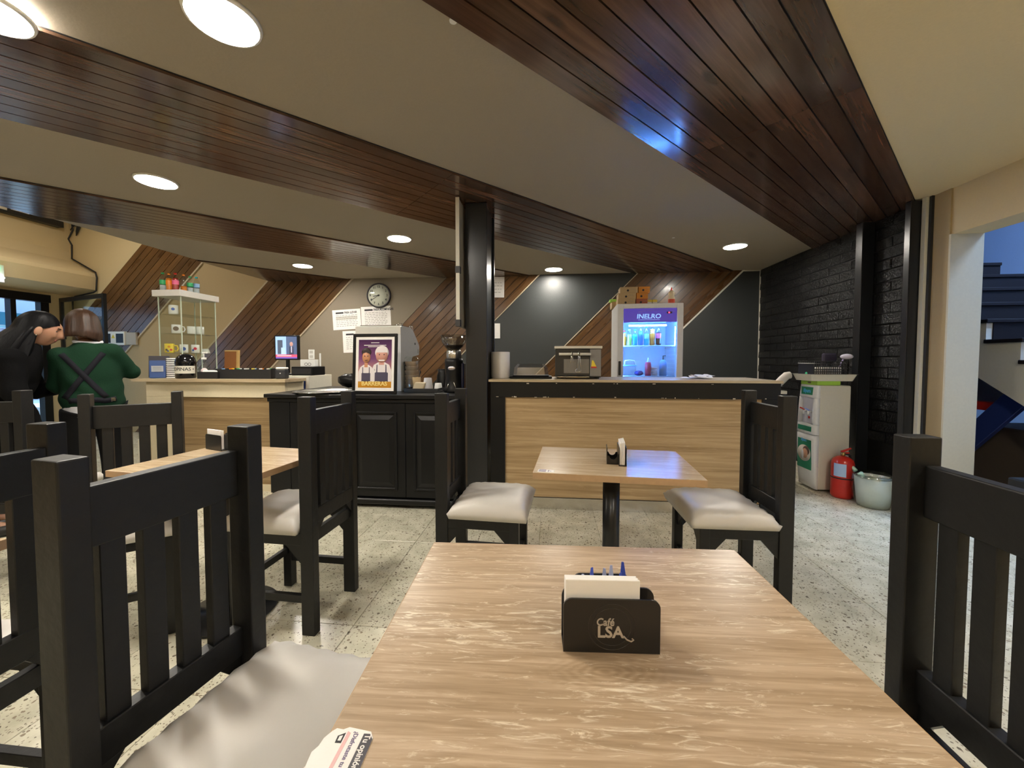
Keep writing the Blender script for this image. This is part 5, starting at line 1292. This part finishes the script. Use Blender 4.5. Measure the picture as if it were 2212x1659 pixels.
# ================================================================== TABLE THINGS
def rplate(b, w, h, r, y0, y1):
    pts = [(-w / 2, 0), (w / 2, 0)] + [(w / 2 - r + r * math.cos(R(a)), h - r + r * math.sin(R(a))) for a in range(0, 91, 15)] + [(-w / 2 + r + r * math.cos(R(a)), h - r + r * math.sin(R(a))) for a in range(90, 181, 15)]
    b.prism(pts, y0, y1, 'xz')
HB = mcol('black_acrylic', (.013, .012, .011), .28); CUT = mcol('cutout_beige', (.42, .37, .31), .6)
def holder(loc, rz, lab, logo=True):
    t = thing('napkin_holder', lab, 'napkin holder', loc, R(rz), 'black acrylic napkin holders')
    b = MB(); rplate(b, .139, .079, .012, 0, .003); fp = b.build('front_plate', HB, t)
    b = MB(); rplate(b, .139, .079, .014, .030, .033); b.build('middle_plate', HB, t)
    MB().box(-.0695, .0695, .003, .030, 0, .003).build('base', HB, t)
    MB().box(-.045, .045, .033, .080, 0, .003).build('base', HB, t)
    b = MB(); rplate(b, .09, .072, .010, .080, .083); b.build('rear_plate', HB, t)
    for s in (-1, 1):
        b = MB(); pts = [(.033, 0), (.080, 0), (.080, .036), (.074, .036)] + [(.0565 + .0155 * math.cos(R(a)), .036 + .0155 * math.sin(R(a))) for a in range(-10, -171, -20)] + [(.039, .036), (.033, .036)]
        b.prism(pts, s * .0435 - .0015, s * .0435 + .0015, 'yz').build('notched_side', HB, t)
    if logo:
        text('lettering', 'Café', .0155, CUT, fp, (-.0095, -.0004, .0455), (R(90), 0, 0), .0003, 'CENTER', .9, .12, .0003)
        text('lettering', 'LSA', .0235, CUT, fp, (-.002, -.0004, .0305), (R(90), 0, 0), .0003, 'CENTER', 1.0, 0, .0006)
        MB().tube([(.017, -.0004, .026), (.022, -.0004, .0205), (.028, -.0004, .018), (.0315, -.0004, .0205), (.029, -.0004, .0225)], .0011, 6).build('swash', CUT, fp)
        for rr in (.034, .0275): MB().tube([(rr * math.cos(2 * math.pi * k / 40), -.0002, .0385 + rr * math.sin(2 * math.pi * k / 40)) for k in range(40)], .00045, 4, closed=True).build('ring_groove', mcol('groove_grey', (.05, .045, .04), .2), fp)
    # napkins and sachets in their own right
    c_, s_ = math.cos(R(rz)), math.sin(R(rz))
    def W(x, y, z): return (loc[0] + x * c_ - y * s_, loc[1] + x * s_ + y * c_, loc[2] + z)
    where = lab.split(' on ')[-1]
    n = MB(); rn = random.Random(int(loc[0] * 100))
    for k in range(5):
        q = MB(); y = -.0095 + k * .0046
        n.box(-.054, .054 - .002 * (k % 2), y, y + .0038, 0, .1 - .0012 * k, bev=.0012, seg=2)
    for v in n.bm.verts: v.co.y += .0016 * math.sin(v.co.x * 60) * (v.co.z / .1)
    o = n.build('napkin_stack', M['paper'], None, W(-.012, .0165, .0035), (0, 0, R(rz))); tag(o, 'folded white napkins in the holder on ' + where, 'napkins')
    if logo:
        for k in range(7):
            x = -.036 + k * .012
            q = MB().box(-.013, .013, -.0006, .0006, 0, .090 + .010 * math.sin(k * 2.2))
            for v in q.bm.verts:
                if v.co.z > .03: v.co.x = v.co.x * .14 + .004 * math.sin(k * 3)
            o = q.build('sugar_sachet', mcol('sachet_blue', (.06, .10, .50), .35) if k in (1, 2, 5, 6) else mcol('sachet_pale', (.45, .50, .72), .35), None, W(x, .045 + .0045 * k, .0035), (R(3), 0, R(rz + 25 * math.sin(k * 1.7))))
            tag(o, ('blue' if k in (1, 2, 5, 6) else 'pale') + ' sweetener sachet, ' + ORD[k] + ' from the left in the front napkin holder', 'sachet', 'sachets in the front napkin holder')
    return t
holder((0.089, 0.560, .7555), 3.5, 'black napkin holder with cafe lettering on the foreground table')
holder((0.335, 1.775, .7205), 84, 'black napkin holder seen from its side on the table before the counter', False)
holder((-1.715, 1.81, .7205), -20, 'black napkin holder half hidden behind the nearest chair on the left table', False)

sk = thing('torn_sticker', 'torn white feedback sticker at the corner of the foreground table', 'sticker', (-0.232, 0.372, .7553), R(2.5))
rt = random.Random(13)
ol = [(.036, -.06), (.036, .030), (.031, .037), (.018, .039), (.004, .041), (-.002, .038), (-.010, .039), (-.014, .035), (-.019, .027), (-.020, .018), (-.024, .011), (-.023, .003), (-.022, -.004), (-.026, -.010), (-.028, -.06)]
MB().prism(ol, 0, .0006).build('paper', M['paper'], sk)
MB().prism([(.022, -.06), (.036, -.06), (.036, .028), (.031, .034), (.024, .034)], .0006, .0010).build('black_band', mcol('sticker_black', (.03, .025, .035), .4), sk)
MB().prism([(.002, -.06), (.006, -.06), (.0085, .034), (.0045, .036)], .0006, .0009).build('pink_band', mcol('sticker_pink', (.70, .42, .42), .5), sk)
MB().prism([(-.004, .022), (.003, .022), (.003, .034), (-.0045, .030)], .0006, .0009).build('printed_frame', M['ink'], sk); MB().prism([(-.0022, .0245), (.0012, .0245), (.0012, .0305), (-.0022, .0295)], .0009, .0011).build('printed_frame', M['paper'], sk)
text('lettering', 'Tu opinión nos', .0095, M['paper'], sk, (.0295, .033, .0011), (0, 0, R(-90)), .0001, 'LEFT', .92, 0, .0002)
text('lettering', '¿Disfrutaste tu exp', .0072, mcol('sticker_violet', (.12, .09, .20), .5), sk, (.0150, .036, .0008), (0, 0, R(-90)), .0001, 'LEFT', .92, 0, .0001)
s2 = thing('table_sticker', 'small white printed sticker on the near left corner of the table before the counter', 'sticker', (-0.018, 1.605, .7203), R(-6))
MB().box(-.034, .034, -.018, .018, 0, .0006).build('paper', M['paper'], s2)
for k, (x0, x1, y0, y1) in enumerate(((-.03, .0, .004, .014), (-.03, .0, -.012, -.002), (.008, .012, -.012, .012), (.014, .022, -.004, .0))): MB().box(x0, x1, y0, y1, .0006, .0008).build('print_block', mcol('print_plum%d' % k, (.16, .10, .18), .6), s2)
t = thing('red_canister', 'small red canister on a cream stand left of the cash desk', 'canister', (-3.80, 3.30, 0))
MB().box(-.05, .05, -.05, .05, 0, .44, bev=.004).build('stand', M['white_warm'], t)
MB().lathe([(0, .44), (.045, .44), (.048, .45), (.048, .58), (.03, .61), (0, .612)], seg=22).build('can', mcol('dark_red', (.30, .02, .02), .35), t)
# ================================================================== PEOPLE
def skin_mesh(name, J, E, root, sub=2, inflate=0.0, smooth_it=0):
    names = list(J)
    me = bpy.data.meshes.new(name)
    me.from_pydata([J[n][0] for n in names], [(names.index(a), names.index(b)) for a, b in E], [])
    o = bpy.data.objects.new(name + '_tmp', me); COL.objects.link(o)
    o.modifiers.new('Skin', 'SKIN')
    sv = me.skin_vertices[0].data
    for i, n in enumerate(names):
        r = J[n][1]
        r = r if isinstance(r, tuple) else (r, r)
        sv[i].radius = (r[0] + inflate, r[1] + inflate)
        sv[i].use_root = (n == root)
    o.modifiers['Skin'].use_smooth_shade = True
    s = o.modifiers.new('Sub', 'SUBSURF'); s.levels = sub; s.render_levels = sub
    dg = bpy.context.evaluated_depsgraph_get(); dg.update()
    out = bpy.data.meshes.new_from_object(o.evaluated_get(dg))
    bpy.data.objects.remove(o); bpy.data.meshes.remove(me)
    out.name = name
    for p in out.polygons: p.use_smooth = True
    return out

def head_bm():
    """face towards +y, origin at head centre, about 0.22 m tall"""
    b = bmesh.new()
    bmesh.ops.create_uvsphere(b, u_segments=48, v_segments=36, radius=1.0)
    def G(d, c, s): return math.exp(-((d - Vector(c)).length_squared) / (2 * s * s))
    for v in b.verts:
        d = v.co.normalized()
        p = Vector((d.x * .074, d.y * .092, d.z * .112))
        if d.z < 0: p.x *= 1 + .28 * d.z; p.y *= 1 + (.10 * d.z if d.y > 0 else .25 * d.z)
        n = 0.033 * G(d, (0, .985, -.17), .10) + 0.012 * G(d, (0, .99, .05), .10) + .010 * G(d, (0, .93, .32), .22)
        n += .009 * G(d, (0, .90, -.42), .10) + .008 * G(d, (0, .88, -.52), .09) - .004 * G(d, (0, .90, -.47), .035)
        n += .012 * G(d, (0, .70, -.76), .18) - .010 * (G(d, (.30, .93, .10), .12) + G(d, (-.30, .93, .10), .12))
        n += .004 * (G(d, (.45, .80, -.15), .16) + G(d, (-.45, .80, -.15), .16))
        v.co = p + d * n
    for f in b.faces: f.smooth = True
    for s in (-1, 1):
        q = bmesh.ops.create_uvsphere(b, u_segments=16, v_segments=10, radius=1.0, matrix=Matrix.Translation((s * .076, -.008, -.008)) @ Matrix.Rotation(R(s * 22), 4, 'Z') @ Matrix.Rotation(R(-10), 4, 'X') @ Matrix.Diagonal((.010, .021, .032, 1)))
        for f in {f for w in q['verts'] for f in w.link_faces}: f.smooth = True
        for w in q['verts']:
            pass
    return b

def hair_bm(hem, front, r0=.088, r1=.108, flare=.012, top=.128, back=0.012, ridges=46, seed=1, n=72, m=22):
    """shell of hair; hem(phi)->lowest z, phi=0 towards the face"""
    rd = random.Random(seed)
    b = bmesh.new(); rows = []
    jit = [rd.uniform(-1, 1) for _ in range(n)]
    for j in range(m + 1):
        t = j / m; row = []
        for i in range(n):
            ph = 2 * math.pi * i / n
            zl = hem(ph)
            z = top + (zl - top) * (t ** 1.15)
            # skull radius at that height above the ears, straight fall below
            q = max(-1, min(1, z / top)) if z > 0 else 0
            rr = r1 * math.sqrt(max(0, 1 - (q ** 2))) if z > 0 else r1 + flare * min(1, -z / .12)
            if z < -.085: rr -= .30 * max(0, (-z - .085)) if zl > -.2 else 0
            rr *= 1 + .010 * math.sin(ridges * ph + 2 * jit[i]) + .006 * jit[i] * t
            x = rr * math.sin(ph) * .86; y = rr * math.cos(ph) * (1.0 if math.cos(ph) > 0 else 1.06) - back
            row.append(b.verts.new((x, y, z + .004 * jit[i] * t)))
        rows.append(row)
    for a, c in zip(rows, rows[1:]):
        for i in range(n):
            k = (i + 1) % n
            f = b.faces.new((a[i], a[k], c[k], c[i])); f.smooth = True
    bmesh.ops.remove_doubles(b, verts=b.verts[:], dist=.0004)
    return b

def to_obj(name, bmx, mat, parent, loc=(0, 0, 0), rot=(0, 0, 0), thick=0):
    bmesh.ops.recalc_face_normals(bmx, faces=bmx.faces[:])
    me = bpy.data.meshes.new(name); bmx.to_mesh(me); bmx.free()
    o = link(name, me, mat, parent, loc, rot)
    if thick:
        md = o.modifiers.new('thick', 'SOLIDIFY'); md.thickness = thick; md.offset = -1
        baked(o)
    return o

SKIN = plain('skin', (0.42, 0.22, 0.135), 0.5, 0.05, 60, 0.06, sss=0.08)
def hair_mat(name, c, c2, spec=.25):
    m, nt, b = new_mat(name)
    tc = nt.nodes.new('ShaderNodeTexCoord')
    g = noise(nt, mapping(nt, tc.outputs['Object'], (60, 60, 2.5)).outputs[0], 1.5, 4, .6, .4)
    r = ramp(nt, [(.3, c), (.7, c2)]); nt.links.new(g.outputs['Fac'], r.inputs[0]); nt.links.new(r.outputs[0], b.inputs['Base Color'])
    bp = nt.nodes.new('ShaderNodeBump'); bp.inputs['Strength'].default_value = .5; bp.inputs['Distance'].default_value = .004
    nt.links.new(g.outputs['Fac'], bp.inputs['Height']); nt.links.new(bp.outputs['Normal'], b.inputs['Normal'])
    setp(b, rough=.42, spec=spec)
    return m
HB1 = hair_mat('brown_hair', (.016, .008, .0045), (.050, .024, .012)); HB2 = hair_mat('black_hair', (.0025, .0025, .003), (.006, .006, .007), .10)
KNIT = plain('green_knit', (0.0055, 0.027, 0.013), 0.9, 0.25, 130, 0.15, spec=0.15); COAT = plain('black_coat', (0.0035, 0.0035, 0.004), 0.9, 0.2, 80, 0.2, spec=0.1)
TROU = plain('black_trousers', (0.005, 0.005, 0.006), 0.85, 0.1, 60, spec=0.2); SHOE = plain('dark_shoe', (0.012, 0.011, 0.010), 0.4); SHIRT = plain('white_shirt_cloth', (0.55, 0.55, 0.58), 0.8, 0.1, 50)
STRAP = plain('navy_apron_strap', (0.006, 0.006, 0.010), 0.8, spec=0.2)

def hand(J, E, s, wrist, palm, up):
    """palm and five unequal, slightly curled fingers growing from it"""
    wv, pv = Vector(wrist), Vector(palm)
    f = (pv - wv).normalized(); sd = f.cross(Vector(up)).normalized(); nrm = sd.cross(f)
    J['palm%d' % s] = (tuple(pv), (.030, .016)); E.append(('wrist%d' % s, 'palm%d' % s))
    for k, (o, L) in enumerate(((-.027, .052), (-.010, .066), (.009, .070), (.026, .058))):
        a = pv + f * .035 + sd * o; b_ = a + f * L * .5 - nrm * .006; c = b_ + f * L * .36 - nrm * .022
        for n_, q, r in (('a', a, .0092), ('b', b_, .0085), ('c', c, .0070)): J['f%d%d%s' % (s, k, n_)] = (tuple(q), r)
        E += [('palm%d' % s, 'f%d%da' % (s, k)), ('f%d%da' % (s, k), 'f%d%db' % (s, k)), ('f%d%db' % (s, k), 'f%d%dc' % (s, k))]
    a = pv - f * .005 + sd * (.036 * (1 if s == 0 else -1)); b_ = a + f * .032 + sd * (.018 * (1 if s == 0 else -1)) - nrm * .01
    J['t%da' % s] = (tuple(a), .011); J['t%db' % s] = (tuple(b_), .0085)
    E += [('palm%d' % s, 't%da' % s), ('t%da' % s, 't%db' % s)]

def person(label, loc, rz, lean, head_c, head_rot, arms, topmat, pel, torso, chest_w=1.0):
    """lean: (x,y) of the upper chest relative to the pelvis"""
    lx, ly = lean; px_, py_ = pel
    zc = 1.20
    def L(t): return (px_ + lx * t, py_ + ly * t)
    J, E = {}, []
    J['pelvis'] = ((*L(0), .86), (.145, .112)); J['waist'] = ((*L(.4), .99), (.128, .100)); J['chest'] = ((*L(.8), 1.12), (.150 * chest_w, .112)); J['top'] = ((*L(1.0), zc), (.125 * chest_w, .088))
    hv = Vector(head_c)
    nb = Vector((*L(1.04), zc + .075)); nk = hv - Vector((0, .012, .085))
    J['neck'] = (tuple(nb), .056); J['skull'] = (tuple(nk), .052)
    E += [('pelvis', 'waist'), ('waist', 'chest'), ('chest', 'top'), ('top', 'neck'), ('neck', 'skull')]
    for s in (0, 1):
        sh_, el, wr_ = arms[s]
        J['sh%d' % s] = (sh_, .062); J['el%d' % s] = (el, .048); J['wrist%d' % s] = (wr_, (.028, .024))
        E += [('top', 'sh%d' % s), ('sh%d' % s, 'el%d' % s), ('el%d' % s, 'wrist%d' % s)]
        sg = -1 if s == 0 else 1
        J['hip%d' % s] = ((px_ + sg * .085, py_, .78), (.088, .092)); J['knee%d' % s] = ((px_ + sg * .092, py_ + .015, .46), (.060, .064)); J['ankle%d' % s] = ((px_ + sg * .092, py_ - .025, .095), (.040, .044)); J['toe%d' % s] = ((px_ + sg * .100, py_ + .105, .036), (.040, .030))
        E += [('pelvis', 'hip%d' % s), ('hip%d' % s, 'knee%d' % s), ('knee%d' % s, 'ankle%d' % s), ('ankle%d' % s, 'toe%d' % s)]
    cloth_J, cloth_E = dict(J), list(E)
    for s in (0, 1):
        wv = Vector(arms[s][2]); ev = Vector(arms[s][1]); hand(J, E, s, tuple(wv), tuple(wv + (wv - ev).normalized() * .065), (0, 0, 1))
    keep = ('neck', 'skull')
    for k in list(J):
        if k in keep or k[0] in 'ft' and k != 'top' and not k.startswith('toe') or k.startswith(('palm', 'wrist')): continue
        p_, r = J[k]; r = r if isinstance(r, tuple) else (r, r)
        J[k] = (p_, (r[0] * .74, r[1] * .74))
    me = skin_mesh('person_body', J, E, 'pelvis')
    bb = bmesh.new(); bb.from_mesh(me)
    hb = head_bm(); hm = bpy.data.meshes.new('h'); hb.to_mesh(hm); hb.free()
    hm.transform(Matrix.Translation(hv) @ Euler(head_rot).to_matrix().to_4x4())
    bb.from_mesh(hm); bpy.data.meshes.remove(hm)
    for f in bb.faces: f.smooth = True
    bb.to_mesh(me); bb.free()
    body = link('person', me, SKIN, None, (loc[0], loc[1], 0), (0, 0, R(rz)))
    tag(body, label, 'person')
    # upper garment: lofted torso plus sleeves, fused into one cloth surface
    gb = MB()
    rings = []
    for z, rx, ry, tt in torso:
        c = L(tt)
        ring = [gb.bm.verts.new((c[0] + rx * math.cos(2 * math.pi * k / 32), c[1] + ry * math.sin(2 * math.pi * k / 32), z + (.012 * math.sin(3 * k / 5.0) if z < torso[0][0] + .01 else 0))) for k in range(32)]
        rings.append(ring)
    for r0_, r1_ in zip(rings, rings[1:]):
        for k in range(32): gb.bm.faces.new((r0_[k], r0_[(k + 1) % 32], r1_[(k + 1) % 32], r1_[k]))
    gb.bm.faces.new(rings[0][::-1]); gb.bm.faces.new(rings[-1])
    for s in (0, 1):
        sh_, el, wr_ = [Vector(q) for q in arms[s]]
        ins = Vector((*L(.95), sh_.z + .005)); pts = [ins, ins.lerp(sh_, .55), sh_, sh_.lerp(el, .35), sh_.lerp(el, .7), el, el.lerp(wr_, .4), el.lerp(wr_, .75), wr_]
        gb.tube([tuple(q) for q in pts], [.075, .078, .074, .066, .060, .058, .052, .045, .040], 16)
        gb.ball(tuple(sh_), .074); gb.ball(tuple(el), .060)
    g = gb.build('sweater' if topmat is KNIT else 'coat', topmat, body)
    rm = g.modifiers.new('fuse', 'REMESH'); rm.mode = 'VOXEL'; rm.voxel_size = .011
    sm_ = g.modifiers.new('soft', 'SMOOTH'); sm_.factor = .6; sm_.iterations = 8
    baked(g)
    for p in g.data.polygons: p.use_smooth = True
    for v in g.data.vertices:        # soft cloth folds
        c = v.co; n = v.normal
        v.co = c + n * (.0045 * math.sin(c.z * 46 + 5 * c.x + 2 * math.sin(c.x * 17)) * max(0, min(1, (1.12 - c.z) / .15)) + .003 * math.sin(c.x * 34 + c.z * 21))
    lo_ = ['pelvis'] + [q + str(s) for q in ('hip', 'knee', 'ankle') for s in (0, 1)]
    LJ = {k: cloth_J[k] for k in lo_}; LJ['pelvis'] = ((*L(0), .90), (.140, .108))
    lm = skin_mesh('trousers', LJ, [e for e in cloth_E if e[0] in lo_ and e[1] in lo_], 'pelvis', 2, .016)
    link('trousers', lm, TROU, body)
    for s in (-1, 1):
        b = MB().ball((px_ + s * .098, py_ + .045, .038), .055, .82, 2.15, .72, 18, 12)
        for v in b.bm.verts: v.co.z = max(v.co.z, .001)
        b.build('shoe', SHOE, body)
    # eyes, brows and lips on the face
    Hm = Matrix.Translation(hv) @ Euler(head_rot).to_matrix().to_4x4()
    for s in (-1, 1):
        e = MB().ball((0, 0, 0), .0115, 1.25, .55, .62, 14, 10).build('eye', plain('eye_dark' + str(s), (.03, .02, .015), .2), body); e.matrix_local = Hm @ Matrix.Translation((s * .031, .074, .012))
        e = MB().box(-.017, .017, -.003, .003, -.003, .003, bev=.002).build('eyebrow', HB2, body); e.matrix_local = Hm @ Matrix.Translation((s * .031, .083, .036)) @ Matrix.Rotation(R(-s * 18), 4, 'Z')
    e = MB().ball((0, 0, 0), .012, 1.7, .5, .55, 14, 8).build('lips', plain('lips', (.42, .13, .11), .45), body); e.matrix_local = Hm @ Matrix.Translation((0, .0865, -.052))
    return body, Hm, L

# woman with the brown bob and green sweater, seen from behind
gl_, GH, GL = person('woman with brown bob in a dark green sweater and apron, seen from behind', (-3.43, 2.54), 50, (-.02, .05), (-.005, .135, 1.435), (R(-24), 0, R(8)),
                     (((-.108, .05, 1.205), (-.135, .12, .99), (-.05, .30, 1.0)), ((.142, .04, 1.235), (.248, .10, 1.085), (.11, .30, 1.11))), KNIT, (.045, .02),
                     [(.835, .165, .128, 0), (.88, .172, .136, .1), (.95, .166, .132, .3), (1.02, .166, .130, .5), (1.10, .172, .130, .7), (1.17, .174, .124, .9), (1.225, .155, .112, 1.0), (1.265, .118, .098, 1.02), (1.30, .078, .078, 1.06), (1.315, .066, .066, 1.1)], 1.05)
def bob(ph):
    c = math.cos(ph)
    return (.055 if c > .62 else (-.03 if c > .42 else -.128 + .022 * math.sin(ph) * -1))
h = to_obj('hair', hair_bm(bob, 0, r1=.112, flare=.010, seed=3), HB1, gl_, thick=.012); h.matrix_local = GH @ Matrix.Translation((0, -.004, .004)) @ Matrix.Rotation(R(10), 4, 'X')
# collar, crossed apron straps, waist band, shirt hem
cv = MB(); cc = Vector((GL(1.1)[0], GL(1.1)[1] + .005, 1.318))
cv.tube([(cc.x + .068 * math.cos(a * math.pi / 9), cc.y + .06 * math.sin(a * math.pi / 9), cc.z + .012 * math.sin(a * math.pi / 9)) for a in range(18)], .014, 8, closed=True); cv.build('collar', SHIRT, gl_)
def on_back(x, z):
    # y of the sweater's back surface (found by casting onto it)
    hit, p, nrm, idx = sw_obj.ray_cast(Vector((x, -1.0, z)), Vector((0, 1, 0)))
    return (p.y - .004) if hit else -.13
sw_obj = [c for c in gl_.children if c.name.startswith('sweater')][0]
bpy.context.view_layer.update()
def ribbon(pts, w, nm, mat, par):
    b = MB(); L_ = []
    for i, (x, z) in enumerate(pts):
        x2, z2 = pts[min(i + 1, len(pts) - 1)]; x1, z1 = pts[max(i - 1, 0)]
        d = Vector((x2 - x1, z2 - z1)).normalized(); nn = Vector((-d.y, d.x)) * w / 2
        L_.append((b.bm.verts.new((x + nn.x, on_back(x + nn.x, z + nn.y), z + nn.y)), b.bm.verts.new((x - nn.x, on_back(x - nn.x, z - nn.y), z - nn.y))))
    for a, c in zip(L_, L_[1:]): b.bm.faces.new((a[0], a[1], c[1], c[0])).smooth = True
    o = b.build(nm, mat, par); md = o.modifiers.new('t', 'SOLIDIFY'); md.thickness = .005; md.offset = 0; baked(o); return o
n_ = 14
ribbon([(.105 - .20 * k / n_, 1.235 - .33 * k / n_) for k in range(n_ + 1)], .034, 'apron_strap', STRAP, gl_)
ribbon([(-.105 + .22 * k / n_, 1.225 - .32 * k / n_) for k in range(n_ + 1)], .034, 'apron_strap', STRAP, gl_)
ribbon([(-.075 + .24 * k / n_, .885 + .006 * math.sin(k)) for k in range(n_ + 1)], .036, 'apron_waistband', STRAP, gl_)
bk_ = MB().box(.135, .16, -.006, .006, -.014, .014, bev=.003).build('buckle', M['chrome'], gl_, (0, on_back(.147, .885) - .008, .885))
b = MB(); q_ = Vector((*GL(0), 0))
ell = [(q_.x + .160 * math.cos(2 * math.pi * k / 30), q_.y + .124 * math.sin(2 * math.pi * k / 30)) for k in range(30)]
va = [b.bm.verts.new((x, y, .845)) for x, y in ell]; vb = [b.bm.verts.new((x * 1.0 + (x - q_.x) * .03, y + (y - q_.y) * .03, .785 + .022 * math.sin(k * .8) + .018 * math.cos(2 * math.pi * k / 30))) for k, (x, y) in enumerate(ell)]
for k in range(30): b.bm.faces.new((va[k], va[(k + 1) % 30], vb[(k + 1) % 30], vb[k])).smooth = True
b.build('shirt_hem', SHIRT, gl_)

# woman in black with long black hair, leaning in from the left, seen in profile
bl_, BH_, BL = person('woman in black with long black hair, leaning and smiling in profile', (-3.757, 2.248), -42, (.0, .13), (0, .235, 1.395), (R(-18), 0, R(1)),
                      (((-.140, .12, 1.19), (-.20, .17, .95), (-.12, .33, .98)), ((.140, .12, 1.19), (.195, .14, .95), (.185, .22, .74))), COAT, (0, 0),
                      [(.56, .185, .15, -.1), (.70, .182, .150, 0), (.82, .176, .145, .05), (.95, .165, .135, .4), (1.05, .168, .135, .65), (1.14, .172, .130, .85), (1.20, .150, .115, .97), (1.245, .112, .10, 1.06), (1.285, .08, .08, 1.15), (1.30, .07, .07, 1.2)], 1.05)
def longh(ph):
    c = math.cos(ph)
    if c > .86: return .048
    if c > .16: return .046 - .070 * (.86 - c)
    if c > .0: return -.003 - .34 * (.16 - c) / .16
    return -.36
h = to_obj('hair', hair_bm(longh, 0, r1=.106, flare=.016, seed=5, m=34), HB2, bl_, thick=.012)
h.matrix_local = BH_ @ Matrix.Translation((0, -.006, .004))
for v in h.data.vertices:         # below the ears the side locks hang forward of the neck, the rest lies on the back
    if v.co.z < -.03:
        w = min(1, (-v.co.z - .03) / .22); bk2 = max(0, min(1, (-v.co.y) / .09))
        v.co.y += w * (.055 * (1 - bk2) - .085 * bk2)
        v.co.x *= 1 + .30 * w
bpy.context.view_layer.update()
lk = MB()
for k in range(7):
    x = .070 - .012 * k
    lk.tube([(x * .9, -.02 - .012 * k, .05), (x * 1.3, -.045 - .012 * k, -.06), (x * 1.6, -.06 - .014 * k, -.17), (x * 1.7, -.05 - .012 * k, -.28), (x * 1.5, -.04, -.36)], [.016, .022, .024, .019, .006], 8)
o = lk.build('hair_lock', HB2, bl_); o.matrix_local = BH_
ea = MB().ball((0, 0, 0), 1.0, .009, .020, .031, 16, 10).build('ear', SKIN, bl_); ea.matrix_local = BH_ @ Matrix.Translation((.098, .004, -.012)) @ Matrix.Rotation(R(24), 4, 'Z')
er = MB().ball((0, 0, 0), .005).build('earring', M['chrome'], bl_); er.matrix_local = BH_ @ Matrix.Translation((.106, .004, -.042))
